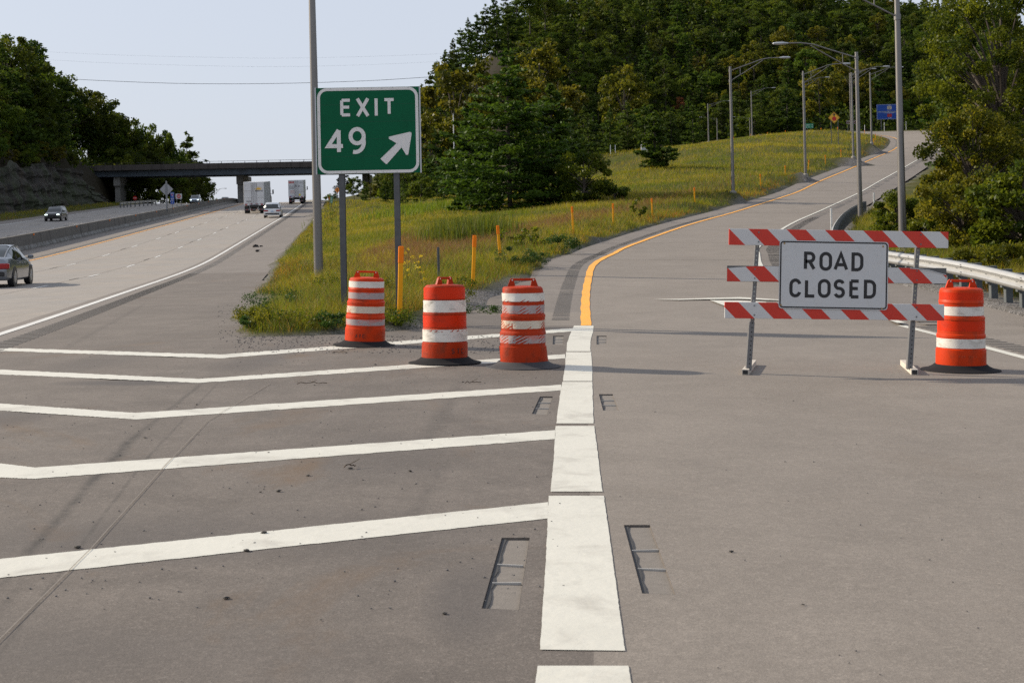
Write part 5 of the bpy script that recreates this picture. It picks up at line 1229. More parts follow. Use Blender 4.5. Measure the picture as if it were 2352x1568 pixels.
mb = MB(); letters(mb, 'LONDON', -12.3 * k_, .06, .19, .04, -.004, fit=.95); letters(mb, 'US 25', -10 * k_, -.30, .19, .04, -.004)
for z in (.15, -.2): mb.box((.42, -.006, z), (.28, .008, .04)).prism([(.64, z), (.48, z + .09), (.48, z - .09)], -.012, -.003)
mb.build('lettering', M_signwhite, t)
for (u, v, d_, w_, h_, lab, pp) in [(1750, 314.5, 236, 18.5, 11, 'brown CAMP WILDCAT CIVIL WAR sign low on the crest', ((-.4, .08), (.4, .08))), (1957, 280.5, 245, 26, 8, 'brown sign with right arrow behind the lamp poles', ((-.7, .08), (.7, .08)))]:
    t = post_sign('attraction_sign', u, v, d_, lab, pp); k_ = d_ / FPX
    MB().prism(rrect(-w_ / 2 * k_, -h_ / 2 * k_, w_ / 2 * k_, h_ / 2 * k_, .05), 0, .03).build('sign_face', M_sbrown, t)
    q = rrect(-w_ / 2 * k_ + .03, -h_ / 2 * k_ + .03, w_ / 2 * k_ - .03, h_ / 2 * k_ - .03, .04); mb = MB(); stroke(mb, q + [q[0]], .03, -.004)
    letters(mb, 'CAMP WILDCAT', -w_ * .42 * k_, .04 if h_ > 9 else -.02, .16, .03, -.006, fit=w_ * .84 * k_ * (.95 if h_ > 9 else .8), gap=.12); 
    if h_ > 9: letters(mb, 'CIVIL WAR', -w_ * .33 * k_, -.26, .16, .03, -.006, fit=w_ * .66 * k_, gap=.12)
    else: mb.prism([(w_ * .46 * k_, 0), (w_ * .38 * k_, .12), (w_ * .38 * k_, -.12)], -.010, -.003)
    mb.build('lettering', M_signwhite, t)
# diamond seen from behind, on the median barrier
d_ = 168; k_ = d_ / FPX; t = post_sign('diamond_sign', 382, 435, d_, 'back of a grey diamond sign on the median barrier', ((.02, .17),), vb=479)
MB().prism(diamond(15.5 * k_), 0, .03).build('sign_back', M_back, t)
pst = MB().box((.02, -.05, .4 - 1.1), (.16, .12, 2.6 + .8)).build('post_front', M_galv, t)
d_ = 172; k_ = d_ / FPX; t = post_sign('mile_marker', 395.7, 455.3, d_, 'blue NORTH 75 MILE 49 marker on the median barrier', ((0, .05),), vb=478)
MB().prism(rrect(-4.2 * k_, -13.6 * k_, 4.2 * k_, 13.6 * k_, .03), 0, .02).build('sign_face', M_sblue, t)
mb = MB()
for tx, z, h, ft in (('NORTH', .50, .13, .38), ('75', .18, .18, .22), ('MILE', -.12, .14, .36), ('49', -.38, .18, .24), ('0', -.66, .18, None)): letters(mb, tx, -(ft or .12) / 2, z, h, .028, -.004, gap=.12, fit=ft)
mb.build('lettering', M_signwhite, t); MB().box((0, -.003, .40), (.26, .006, .05)).build('red_band', M_sred, t)
d_ = 235; k_ = d_ / FPX; t = post_sign('do_not_enter_sign', 410.5, 451, d_, 'white board with red DO NOT ENTER disc under the bridge', ((-.35, .08), (.35, .08)), vb=472)
MB().prism(rrect(-7.3 * k_, -6 * k_, 7.3 * k_, 6 * k_, .05), 0, .02).build('sign_face', M_signwhite, t); dk = MB().prism(arc(0, 0, 4.7 * k_, 4.7 * k_, 0, 350, 30), -.012, -.003).build('red_disc', M_sred, t)
MB().box((0, -.016, -.0), (6.4 * k_, .006, .09)).build('white_bar', M_signwhite, dk); mb = MB(); letters(mb, 'DO NOT', -.19, .10, .08, .016, -.014, fit=.38, gap=.1); letters(mb, 'ENTER', -.17, -.18, .08, .016, -.014, fit=.34, gap=.1); mb.build('lettering', M_signwhite, dk)
d_ = 290; t = post_sign('stop_sign', 310, 455, d_, 'small red sign half hidden by bushes under the bridge', ((0, .08),), vb=470)
MB().prism([(.42 * math.cos(R(22.5 + 45 * i)), .42 * math.sin(R(22.5 + 45 * i))) for i in range(8)], 0, .02).build('sign_face', M_sred, t); MB().box((0, -.004, 0), (.6, .006, .12)).build('white_bar', M_signwhite, t)
# green mile marker, merge diamond and hazard board by the far shoulder
d_ = 165; k_ = d_ / FPX; t = post_sign('mile_marker', 761.2, 459.5, d_, 'narrow green mile 49 marker beside the right shoulder', ((0, .05),), vb=484)
MB().prism(rrect(-2.6 * k_, -7.4 * k_, 2.6 * k_, 7.4 * k_, .02), 0, .02).build('sign_face', M_sgreen2, t); mb = MB(); letters(mb, '4', -.08, -.02, .22, .035, -.004, fit=.16); letters(mb, '9', -.08, -.31, .22, .035, -.004, fit=.16); letters(mb, 'MILE', -.10, .24, .08, .016, -.004, fit=.20, gap=.1); mb.build('lettering', M_signwhite, t)
d_ = 205; k_ = d_ / FPX; t = post_sign('merge_sign', 775, 436.7, d_, 'yellow-orange diamond merge sign left of the exit sign post', ((0, .08),), vb=466)
MB().prism(diamond(6.8 * k_), 0, .02).build('sign_face', M_sorg, t); MB().box((-.02, -.006, -.05), (.07, .008, .42)).prism([(-.02, .28), (.10, .10), (-.14, .10)], -.010, -.002).box((.10, -.006, -.16), (.06, .008, .20)).build('merge_symbol', M_black, t)
d_ = 190; k_ = d_ / FPX; t = post_sign('hazard_marker', 756.5, 455.5, d_, 'striped yellow and black hazard board on the far guardrail end', ((0, .06),), vb=464)
MB().prism(rrect(-2.0 * k_, -2.9 * k_, 2.0 * k_, 2.9 * k_, .02), 0, .02).build('sign_face', stripe_mat('hazard_stripe_dummy', .2, 0) if False else M_sorg, t)
mb = MB(); [mb.prism([(-2.0 * k_, z), (2.0 * k_, z + .17), (2.0 * k_, z + .10), (-2.0 * k_, z - .07)], -.006, -.002) for z in (-.13, .0)]; mb.build('black_stripes', M_black, t)
d_ = 281; k_ = d_ / FPX; t = post_sign('hazard_marker', 831.5, 448, d_, 'tall yellow and black hazard board at the foot of the right bridge pier', ((0, .06),), vb=462)
MB().prism(rrect(-3.0 * k_, -9 * k_, 3.0 * k_, 9 * k_, .02), 0, .02).build('sign_face', M_syel, t); mb = MB(); [mb.prism([(-3.0 * k_, z), (3.0 * k_, z + .28), (3.0 * k_, z + .12), (-3.0 * k_, z - .16)], -.006, -.002) for z in (-.55, -.2, .15, .45)]; mb.build('black_stripes', M_black, t)
# far guardrails
def far_rail(pts, label):
    t = empty('guardrail', pts[0], label=label, cat='guardrail'); p0 = pts[0]; mb = MB()
    for a, b in zip(pts[:-1], pts[1:]):
        a, b = a - p0, b - p0; dd = (b - a).normalized(); s = Vector((-dd.y, dd.x, 0)) * .03; up = Vector((0, 0, .16))
        for z in (.44, .62): q = Vector((0, 0, z)); mb.add([a - s + q, b - s + q, b + s + q, a + s + q, a - s + q + up, b - s + q + up, b + s + q + up, a + s + q + up], [[0, 1, 2, 3], [4, 5, 6, 7], [0, 1, 5, 4], [2, 3, 7, 6], [1, 2, 6, 5], [3, 0, 4, 7]])
    mb.build('w_beam', M_rail, t)
    for q in resample(pts, 2.0): MB().box(tuple(q - p0 + Vector((0, .1, .3))), (.15, .15, .9)).build('rail_post', M_block, t)
far_rail([P(276, 476, 228), P(300, 473.5, 234), P(358, 469.5, 246)], 'grey guardrail beside the northbound lanes near the left bridge pier')
far_rail([P(703, 468, 300), P(730, 467, 296), P(757, 470, 200 + 85)], 'pale guardrail on the horizon of the freeway right of the truck')
# utility post and roadside cabinet
p = P(1042, 312, 226); g = tz1(p.x, p.y); o = MB().tube((0, 0, 0), (0, 0, P(1042, 262, 226).z - g), .09, .07, 8).build('utility_pole', M_wpost); o.location = (p.x, p.y, g); prop(o, 'slim pale pole among trees above the right edge of the exit sign', 'pole')
p = P(1483, 340, 205); g = tz1(p.x, p.y); t = empty('roadside_cabinet', (p.x, p.y, g), label='pale grey cabinet on a post half hidden by the lone small pine', cat='cabinet')
zc = p.z - g; MB().box((0, 0, zc / 2), (.12, .12, zc + .1)).build('post', M_post, t); MB().box((0, 0, zc), (1.35, .5, 1.0), bev=.04).build('cabinet_box', smat('grey_cabinet', (.42, .43, .45)), t); MB().box((.02, -.0, zc + .75), (.3, .2, .45), bev=.03).build('cabinet_vent', M_signwhite, t)
# overhead wires
M_wire = pmat('overhead_wire', (.03, .03, .035), .6); M_wire_f = pmat('thin_far_wire', (.22, .24, .27), .6)
for nm, pts_, d_, r_, lab, mm in [('power_line', [(120, 180), (280, 187.5), (440, 192.5), (640, 192), (840, 186), (990, 177)], 300, .045, 'thick overhead wire crossing the sky behind the exit sign', M_wire),
                          ('power_line', [(60, 117), (250, 126), (450, 131.5), (640, 134), (850, 130), (1040, 123)], 330, .011, 'topmost of two faint thin wires in the sky', M_wire_f), ('power_line', [(80, 136), (250, 145), (450, 151), (640, 153.5), (850, 149), (1040, 140)], 330, .011, 'lower of two faint thin wires in the sky', M_wire_f)]:
    c_ = catmull([P(u, v, d_) for u, v in pts_], 6); p0 = c_[0].copy(); o = MB().path([q - p0 for q in c_], r_, 5).build(nm, mm); o.location = p0; prop(o, lab, 'overhead wire')

# ------------------------------------------------------------------ vehicles
def cpaint(name, c, rough=.28, metal=.6):
    mt = bpy.data.materials.new(name); n = NT(mt); n.col(n.mix(n.noise(n.coord(), 3, 3), sh(c, .93), sh(c, 1.05))); n.b.inputs['Metallic'].default_value = metal; n.b.inputs['Roughness'].default_value = rough
    n.b.inputs['Coat Weight'].default_value = .7; n.b.inputs['Coat Roughness'].default_value = .06; return mt
def glow(name, c, s):
    mt = bpy.data.materials.new(name); mt.use_nodes = True; b = mt.node_tree.nodes['Principled BSDF']; b.inputs['Base Color'].default_value = (*c, 1); b.inputs['Emission Color'].default_value = (*c, 1); b.inputs['Emission Strength'].default_value = s; return mt
M_glass = pmat('dark_car_glass', (.012, .018, .02), .06, 0, var=.05, spec=.9); M_tyre = pmat('tyre_rubber', (.018, .018, .018), .75, var=.2); M_rim = pmat('alloy_rim', (.35, .36, .37), .3, .8); M_tail = pmat('red_tail_lens', (.30, .006, .008), .12, var=.1); M_head = pmat('clear_lens', (.6, .62, .65), .1, .2)
M_headlit = glow('lit_headlamp', (.85, 1.0, .95), 2.5); M_plate = pmat('licence_plate', (.35, .45, .6), .5); M_trimb = pmat('black_trim', (.015, .015, .016), .5)
def loft(mb, secs):
    k = len(secs[0]); vs = [v for s in secs for v in s]; fs = [[i * k + j, i * k + (j + 1) % k, (i + 1) * k + (j + 1) % k, (i + 1) * k + j] for i in range(len(secs) - 1) for j in range(k)]
    fs += [list(range(k - 1, -1, -1)), list(range((len(secs) - 1) * k, len(secs) * k))]; return mb.add(vs, fs)
def car(name, label, paint, L, W, prof, cab, roofz, front_lit=False, tail=None, wheel_r=.33, wb=None, glass=M_glass):
    """prof: (y, z_low, z_top, half width factor) rear->front; cab: (y_rear_low, y_rear_top, y_front_top, y_front_low, z_belt)"""
    t = empty(name, (0, 0, 0), label=label, cat='car'); hw = W / 2
    def sec(y, zl, zt, f):
        w_ = hw * f; m = zl + (zt - zl) * .45
        return [(-w_ * .90, y, zl), (-w_ * .985, y, zl + .08), (-w_, y, m), (-w_ * .985, y, m + (zt - m) * .5), (-w_ * .93, y, zt - .05), (-w_ * .84, y, zt), (-w_ * .4, y, zt + .018), (w_ * .4, y, zt + .018), (w_ * .84, y, zt), (w_ * .93, y, zt - .05), (w_ * .985, y, m + (zt - m) * .5), (w_, y, m), (w_ * .985, y, zl + .08), (w_ * .90, y, zl)]
    body = loft(MB(), [sec(*q) for q in prof]).build('car_body', paint, t, True)
    yrl, yrt, yft, yfl, zb = cab
    def csec(y, z, wl): return (y, z, wl)
    ky = [yrl, yrl * .45 + yrt * .55, yrt, yrt * .5 + yft * .5, yft, yft * .45 + yfl * .55, yfl]; kh = [0, .66, .95, 1.0, .94, .58, 0]
    yq = np.linspace(yrl, yfl, 25); hq = np.interp(yq, ky, kh); hq = np.convolve(np.pad(hq, 1, mode='edge'), [.2, .6, .2], 'valid'); RH = roofz - zb
    def gs(y, h, k=1.0): return [(-hw * .92 * k, y, zb - .02), (-hw * .86 * k, y, zb + .45 * h * RH), (-hw * .73 * k, y, zb + .90 * h * RH), (-hw * .60 * k, y, zb + .985 * h * RH), (0, y, zb + h * RH), (hw * .60 * k, y, zb + .985 * h * RH), (hw * .73 * k, y, zb + .90 * h * RH), (hw * .86 * k, y, zb + .45 * h * RH), (hw * .92 * k, y, zb - .02)]
    g = loft(MB(), [gs(y, max(.02, h)) for y, h in zip(yq, hq)]).build('window_glass', glass, t, True)
    r = MB(); idx = [i for i in range(25) if yq[i] >= yrt - .12 and yq[i] <= yft + .12]
    top = [[(x * 1.01, y, z + .012) for (x, y, z) in gs(yq[i], hq[i])[2:7]] for i in idx]
    vs = [v for q in top for v in q]; r.add(vs, [[i * 5 + j, i * 5 + j + 1, (i + 1) * 5 + j + 1, (i + 1) * 5 + j] for i in range(len(top) - 1) for j in range(4)])
    for s_ in (0, -1):
        e = [gs(y, max(.02, h))[2 if s_ == 0 else 6] for y, h in zip(yq, hq)]; r.path(e, .035, 6)
        n0 = int(25 * .2); q2 = [gs(yq[i], max(.02, hq[i]), 1.012) for i in range(n0)]; ix = (0, 1, 2) if s_ == 0 else (8, 7, 6)
        vs = [q[j] for q in q2 for j in ix]; r.add(vs, [[i * 3 + j, i * 3 + j + 1, (i + 1) * 3 + j + 1, (i + 1) * 3 + j] for i in range(n0 - 1) for j in range(2)])
    r.build('roof', paint, t, True)
    for s_ in (-1, 1):
        for fy in (.36, .68): y = yrl + (yfl - yrl) * fy; MB().tube((s_ * hw * .925, y, zb), (s_ * hw * .715, yrt + (yft - yrt) * fy * .95, roofz - .05), .03, .025, 6).build('door_pillar', M_trimb, t)
    wb = wb or (prof[0][0] + .18 * L + .1, prof[-1][0] - .19 * L)
    for yw in wb:
        for s_ in (-1, 1):
            Mx = Matrix.Translation((s_ * (hw - .11), yw, wheel_r)) @ Matrix.Rotation(R(90), 4, 'Y')
            wn = MB().lathe([(wheel_r * .6, -.11), (wheel_r * .93, -.11), (wheel_r, -.08), (wheel_r, .08), (wheel_r * .93, .11), (wheel_r * .6, .11)], 22, Mx).build('wheel', M_tyre, t, True)
            rim = MB().lathe([(.02, .09 * s_), (wheel_r * .2, .115 * s_), (wheel_r * .25, .09 * s_), (wheel_r * .5, .085 * s_), (wheel_r * .64, .118 * s_)], 18, Mx)
            for q in range(5): a = q * 2 * math.pi / 5; rim.tube(tuple(Mx @ Vector((0, 0, .10 * s_))), tuple(Mx @ Vector((wheel_r * .6 * math.cos(a), wheel_r * .6 * math.sin(a), .10 * s_))), .028, .022, 5)
            rim.build('rim', M_rim, wn)
            MB().lathe([(wheel_r * 1.13, -.06), (wheel_r * 1.13, .114)] if s_ > 0 else [(wheel_r * 1.13, -.114), (wheel_r * 1.13, .06)], 22, Mx).build('wheel_arch', M_trimb, t)
    for s_ in (-1, 1):
        m = MB().box((s_ * (hw + .10), yfl - .42, zb + .07), (.20, .10, .13), bev=.03).box((s_ * (hw - .02), yfl - .40, zb + .03), (.12, .05, .04)).build('wing_mirror', M_trimb if front_lit else paint, t)
    yr_, yf_ = prof[0][0], prof[-1][0]
    zt = prof[1][2]
    tl = tail or (.78, .16, .34)
    for s_ in (-1, 1):
        MB().box((s_ * hw * tl[0], yr_ + .045, zt - tl[1] - .05), (tl[2], .16, tl[1]), bev=.03).build('tail_light', M_tail, t)
        MB().box((s_ * hw * .70, yf_ - .07, prof[-2][2] - .10), (.30 if front_lit else .38, .16, .10), bev=.03).build('headlight', M_headlit if front_lit else M_head, t)
    MB().box((0, yr_ - .005, zt - .30), (.32, .012, .16)).build('rear_plate', M_plate, t)
    MB().box((0, yr_ + .02, prof[0][1] + .10), (W * .82, .09, .16), bev=.03).build('rear_bumper_trim', M_trimb, t)
    MB().box((0, yf_ - .01, prof[-1][1] + .24), (W * .5, .04, .18), bev=.02).build('grille', M_trimb, t)
    MB().box((0, yf_ - .005, prof[-1][1] + .06), (W * .7, .04, .08), bev=.02).build('lower_intake', M_trimb, t)
    for s_ in (-1, 1):
        for fy in (.40, .66): y = yrl + (yfl - yrl) * fy; MB().box((s_ * hw * .998, y + .12, zb - .12), (.03, .20, .03)).build('door_handle', M_rim, t)
    return t
def on_road(o, u, v, d, heading=None):
    p = P(u, v, d); z = float(free_z(p.x, p.y)); o.location = (p.x, p.y, z + .015)
    dx = float(XW(p.y + 5) - XW(p.y - 5)) / 10; dz = float(PROF(p.y + 4) - PROF(p.y - 4)) / 8; h = math.atan2(-dx, 1)
    if heading == 'rev': o.rotation_euler = (-math.atan(dz), 0, h + math.pi)
    else: o.rotation_euler = (math.atan(dz), 0, h)
sed_prof = [(-2.40, .36, .70, .80), (-2.34, .26, .96, .90), (-2.15, .24, 1.02, .955), (-1.7, .22, 1.02, .99), (-1.0, .20, .96, 1.0), (0, .19, .93, 1.0), (1.0, .19, .93, 1.0), (1.35, .20, .93, .99), (1.9, .22, .84, .96), (2.25, .24, .74, .90), (2.40, .30, .62, .78)]
c_ = car('parked_car', 'silver sedan driving away on the freeway, cut by the left edge', cpaint('silver_paint', (.19, .205, .23), .28, .7), 4.8, 1.84, sed_prof, (-2.0, -.85, .25, 1.35, .93), 1.45, tail=(.74, .19, .46)); c_.name = 'sedan'
on_road(c_, -8, 655, 50.5)
suv_prof = [(-2.30, .42, .85, .86), (-2.24, .32, 1.05, .93), (-2.0, .28, 1.08, .98), (-1.0, .26, 1.04, 1.0), (0, .25, 1.03, 1.0), (.9, .25, 1.03, 1.0), (1.25, .26, 1.03, .99), (1.85, .28, .98, .95), (2.2, .32, .86, .88), (2.32, .38, .68, .78)]
c_ = car('suv', 'black SUV with lit headlights coming towards the camera past the rock cut', cpaint('black_paint_metal', (.008, .010, .011), .35, 0.0), 4.6, 1.86, suv_prof, (-2.15, -1.80, .20, 1.15, 1.03), 1.66, front_lit=True, wheel_r=.36); on_road(c_, 129, 501, 163, 'rev')
c_ = car('suv', 'silver-blue SUV with lit headlights coming under the bridge', cpaint('blue_silver_paint', (.30, .36, .44), .25, .6), 4.6, 1.86, suv_prof, (-2.15, -1.80, .20, 1.15, 1.03), 1.66, front_lit=True, wheel_r=.36); on_road(c_, 449, 463, 268, 'rev')
c_ = car('suv', 'pale car behind the median barrier, farthest of the oncoming cars', cpaint('champagne_paint', (.42, .34, .32), .25, .5), 4.5, 1.8, suv_prof, (-2.15, -1.70, .20, 1.15, 1.0), 1.58, front_lit=True, wheel_r=.33); on_road(c_, 517, 463, 305, 'rev')
van_prof = [(-2.55, .36, .90, .93), (-2.50, .28, 1.02, .97), (-2.2, .26, 1.06, .99), (-1.0, .24, 1.06, 1.0), (.6, .24, 1.06, 1.0), (1.3, .25, 1.05, .99), (1.9, .27, .98, .95), (2.35, .30, .82, .88), (2.55, .36, .66, .78)]
c_ = car('minivan', 'white minivan driving away beside the truck', cpaint('white_pearl_paint', (.66, .68, .70), .25, .1), 5.1, 1.96, van_prof, (-2.48, -2.28, .55, 1.55, 1.05), 1.74, tail=(.70, .16, .50), wheel_r=.34); on_road(c_, 628, 497, 165)
# tractor-trailers
M_trl = pmat('white_trailer_skin', (.62, .63, .65), .45, .1, var=.04, scale=2, dirt=(.42, .42, .42), dirt_amt=.4, dscale=1.2); M_trd = pmat('trailer_door_seam', (.10, .10, .11), .6)
def truck(label, kind):
    t = empty('semi_truck', (0, 0, 0), label=label, cat='truck'); W = 2.6; zb, zt = 1.18, 4.08
    MB().box((0, 8.0, (zb + zt) / 2), (W, 16.0, zt - zb), bev=.03).build('trailer_box', M_trl, t)
    dr = MB().box((0, -.012, (zb + zt) / 2 + .03), (W - .16, .02, zt - zb - .22)).build('rear_door', M_trl, t)
    mb = MB().box((0, -.026, (zb + zt) / 2), (.03, .012, zt - zb - .24))
    for x in (-.12, .16, -.30, .36): mb.tube((x, -.05, zb + .12), (x, -.05, zt - .15), .018, .018, 6)
    for z in (zb + .85, zb + 1.75):
        for s_ in (-1, 1): mb.box((s_ * .75, -.03, z), (1.0, .008, .012))
    mb.build('lock_rods', M_trd, dr)
    MB().box((0, -.02, zb - .06), (W, .06, .14)).build('rear_sill', M_trl, t)
    mb = MB(); [mb.box((x, -.055, zb + .06), (.32, .012, .05)) for x in (-1.0, -.35, .35, 1.0)]; mb.build('reflective_tape', M_tail, t)
    for s_ in (-1, 1): MB().box((s_ * 1.02, -.055, zb - .06), (.30, .02, .09)).build('tail_light', M_tail, t)
    g = MB().box((0, -.05, .52), (2.3, .08, .10)).box((-.55, -.03, .82), (.08, .06, .60)).box((.55, -.03, .82), (.08, .06, .60)).build('underride_guard', M_galv, t)
    mb = MB(); [mb.box((x, -.094, .52), (.25, .006, .06)) for x in (-.9, -.3, .3, .9)]; mb.build('guard_tape', M_tail, g)
    MB().box((0, 4, .98), (1.0, 8.5, .30)).box((0, 2.2, .75), (2.3, 2.6, .12)).build('chassis', M_trimb, t)
    for y in (1.1, 2.4, 13.0, 14.3):
        for s_ in (-1, 1):
            Mx = Matrix.Translation((s_ * .98, y, .51)) @ Matrix.Rotation(R(90), 4, 'Y')
            wn = MB().lathe([(.28, -.29), (.47, -.29), (.51, -.25), (.51, -.03), (.46, 0), (.51, .03), (.51, .25), (.47, .29), (.28, .29)], 20, Mx).build('wheel', M_tyre, t, True); MB().lathe([(.05, .24 * s_), (.27, .27 * s_)], 14, Mx).build('rim', M_rim, wn)
    for s_ in (-1, 1): MB().box((s_ * .92, .45, .62), (.66, .02, .62)).build('mud_flap', M_trimb, t)
    cabp = pmat('tractor_cab_paint', (.5, .5, .52) if kind else (.08, .08, .1), .35, .2)
    cb = MB().prismx([(16.4, .9), (16.4, 3.5), (16.9, 3.75), (18.2, 3.2), (18.9, 2.1), (20.6, 1.85), (20.9, .7), (16.8, .6)], -1.2, 1.2).build('tractor_cab', cabp, t)
    for s_ in (-1, 1):
        Mx = Matrix.Translation((s_ * 1.0, 19.9, .51)) @ Matrix.Rotation(R(90), 4, 'Y'); MB().lathe([(.28, -.14), (.49, -.14), (.51, .0), (.49, .14), (.28, .14)], 20, Mx).build('wheel', M_tyre, t, True)
        MB().box((s_ * 1.52, 18.6, 2.55), (.20, .16, .62), bev=.03).tube((s_ * 1.2, 18.5, 2.25), (s_ * 1.52, 18.6, 2.25), .025, .025, 6).build('side_mirror', M_trimb, t)
    if kind == 0:
        MB().prism(arc(0, 0, .33, .28, 0, 180, 14), -.030, -.024).build('sun_emblem', smat('golden_logo', (.75, .45, .05)), dr).location = (.62, 0, 3.05)
        mb = MB(); [mb.prism([(.40 * math.cos(R(a)), .34 * math.sin(R(a))), (.55 * math.cos(R(a + 4)), .46 * math.sin(R(a + 4))), (.40 * math.cos(R(a + 12)), .34 * math.sin(R(a + 12)))], -.030, -.024) for a in range(10, 165, 22)]
        mb.build('sun_rays', smat('golden_rays', (.75, .45, .05)), dr).location = (.62, 0, 3.05)
        mb = MB(); letters(mb, 'SUNSTATE', -.0 + .14, 2.80, .20, .035, -.032, fit=1.0, gap=.1); letters(mb, '13374', -1.0, 1.45, .22, .035, -.032, fit=.62, gap=.1); mb.build('trailer_lettering', M_black, dr)
        mb = MB()
        for y in np.arange(.6, 15.8, .6): mb.box((W / 2 + .006, y, (zb + zt) / 2), (.012, .05, zt - zb - .1))
        mb.build('side_posts', M_galv, t)
    else:
        MB().box((-.75, -.03, 3.68), (.95, .010, .30)).build('red_name_panel', M_sred, dr)
        mb = MB(); letters(mb, 'NATIONAL', -1.17, 3.60, .17, .032, -.038, fit=.84, gap=.1); mb.build('panel_lettering', M_signwhite, dr)
        mb = MB(); letters(mb, 'ITS A HARD JOB', -1.12, 2.92, .20, .036, -.034, fit=1.8, gap=.12); letters(mb, '4170 19', .60, 3.52, .12, .022, -.034, fit=.55, gap=.1)
        for z, w_ in ((2.74, .8), (2.6, .9)): mb.box((-.75, -.032, z), (w_, .006, .04))
        mb.build('trailer_lettering', M_black, dr)
        mb = MB(); [mb.box((-.62, -.032, z), (.75, .006, .045)) for z in (2.25, 2.05, 1.85)]; mb.build('red_text_lines', smat('red_text', (.5, .12, .08)), dr)
        MB().box((.62, -.032, 1.55), (.30, .008, .34)).build('yellow_sticker', smat('yellow_sticker', (.7, .6, .05)), dr); MB().box((-.85, -.032, 1.32), (.36, .008, .10)).build('blue_sticker', M_sblue, dr)
    return t
on_road(truck('white box trailer with golden sun emblem, nearer of the two trucks', 0), 584, 487, 184); on_road(truck('white box trailer with red panel and slogan, farther of the two trucks', 1), 680.5, 466, 243)

# ------------------------------------------------------------------ grass and weeds
M_grass = bpy.data.materials.new('grass_blades'); n = NT(M_grass); a_ = n.n('ShaderNodeAttribute'); a_.attribute_name = 'bcol'
n.l(a_.outputs['Color'], n.b.inputs['Base Color']); n.b.inputs['Roughness'].default_value = .6; n.b.inputs['Specular IOR Level'].default_value = .2
tr = n.n('ShaderNodeBsdfTranslucent'); n.l(n.mix(1.0, a_.outputs['Color'], (1.5, 1.4, .8), 'MULTIPLY'), tr.inputs[0]); mx = n.n('ShaderNodeMixShader'); mx.inputs[0].default_value = .4; n.l(n.b.outputs[0], mx.inputs[1]); n.l(tr.outputs[0], mx.inputs[2]); n.l(mx.outputs[0], n.out.inputs['Surface'])
def blades(name, x, y, z, h, w_, colr, rg, lean=.35, kind='stuff', label=None, head=None):
    N = len(x); a = rg.uniform(0, 2 * np.pi, N); dx, dy = np.cos(a), np.sin(a); ln = rg.normal(0, lean, (N, 2)) * h[:, None]
    b = np.stack([x, y, z - .03], 1); sd_ = np.stack([dx, dy, np.zeros(N)], 1) * (w_ / 2)[:, None]
    m1 = b + np.stack([ln[:, 0] * .3, ln[:, 1] * .3, h * .55], 1); tp = b + np.stack([ln[:, 0], ln[:, 1], h * .95], 1)
    V = np.stack([b - sd_, b + sd_, m1 + sd_ * .8, m1 - sd_ * .8, tp + sd_ * .18, tp - sd_ * .18], 1).reshape(-1, 3)
    i = np.arange(N)[:, None] * 6; F = np.concatenate([i + np.array([[0, 1, 2, 3]]), i + np.array([[3, 2, 4, 5]])], 0)
    C = np.repeat(colr, 6, 0).reshape(N, 6, 3)
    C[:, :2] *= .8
    if head is not None: C[:, 2:4] = C[:, 2:4] * (1 - head[:, None, None] * .5) + np.array([.16, .085, .05]) * head[:, None, None] * .5; C[:, 4:6] = C[:, 4:6] * (1 - head[:, None, None]) + np.array([.17, .09, .055]) * head[:, None, None]
    o = np_mesh(name, V, F, M_grass, attrs={'bcol': C.reshape(-1, 3)}); o['kind'] = kind
    if label: o['label'] = label
    return o
rg = np.random.default_rng(3)
def sample(N, dmin, dmax, umin, umax):
    d = np.exp(rg.uniform(np.log(dmin), np.log(dmax), N)); u = rg.uniform(umin, umax, N); return (u - CU) * d / FPX, d
NB = 620000
x, y = sample(NB, 21.5, 245, 500, 2060)
x2, y2 = sample(130000, 22, 110, 1880, 2420)
x3, y3 = sample(30000, 120, 285, -20, 420)
X = np.concatenate([x, x2, x3]); Y = np.concatenate([y, y2, y3])
def sd_grid(x, y):
    S = sdw.reshape(XX.shape); i = np.clip(np.searchsorted(GX, x) - 1, 0, nx - 2); j = np.clip(np.searchsorted(GY, y) - 1, 0, ny - 2)
    fx = (x - GX[i]) / (GX[i + 1] - GX[i]); fy = (y - GY[j]) / (GY[j + 1] - GY[j])
    return (S[j, i] * (1 - fx) + S[j, i + 1] * fx) * (1 - fy) + (S[j + 1, i] * (1 - fx) + S[j + 1, i + 1] * fx) * fy
S = sd_grid(X, Y); rt = X > (XW(Y) + 25) if False else inside(right_poly, X, Y)
edge = np.where(rt, 1.0, .22) + np.where((X > -1.8) & (X < 2.4) & (Y < 33) & ~rt, 1.3, 0)
keep = (S > edge + rg.exponential(.12, len(X)) * 1.0) & ((S < 75) | (X > -15)) & ~((Y > 262) & (X > -24))
keep &= ~((X < XW(Y) - 31) & (X < XW(Y) - 37.5))
X, Y, S, rt = X[keep], Y[keep], S[keep], rt[keep]
Z = tz(X, Y); N = len(X)
n1 = vnoise(X, Y, 1.1, 21); n2 = vnoise(X, Y, 4.5, 22); n3 = vnoise(X, Y, .35, 23); n4 = vnoise(X, Y, 14, 24)
g_green = np.array([.094, .128, .009]); g_yel = np.array([.265, .225, .016]); g_straw = np.array([.26, .20, .085]); g_red = np.array([.165, .085, .05]); g_dk = np.array([.030, .055, .010]); g_or = np.array([.30, .13, .015])
f = np.clip(n2 * 1.1 + n1 * .35 - .35 + rg.normal(0, .18, N), 0, 1)[:, None]; col_ = g_green * (1 - f) + g_yel * f
st = (rg.random(N) < (.06 + .10 * n2))[:, None]; col_ = np.where(st, g_straw, col_)
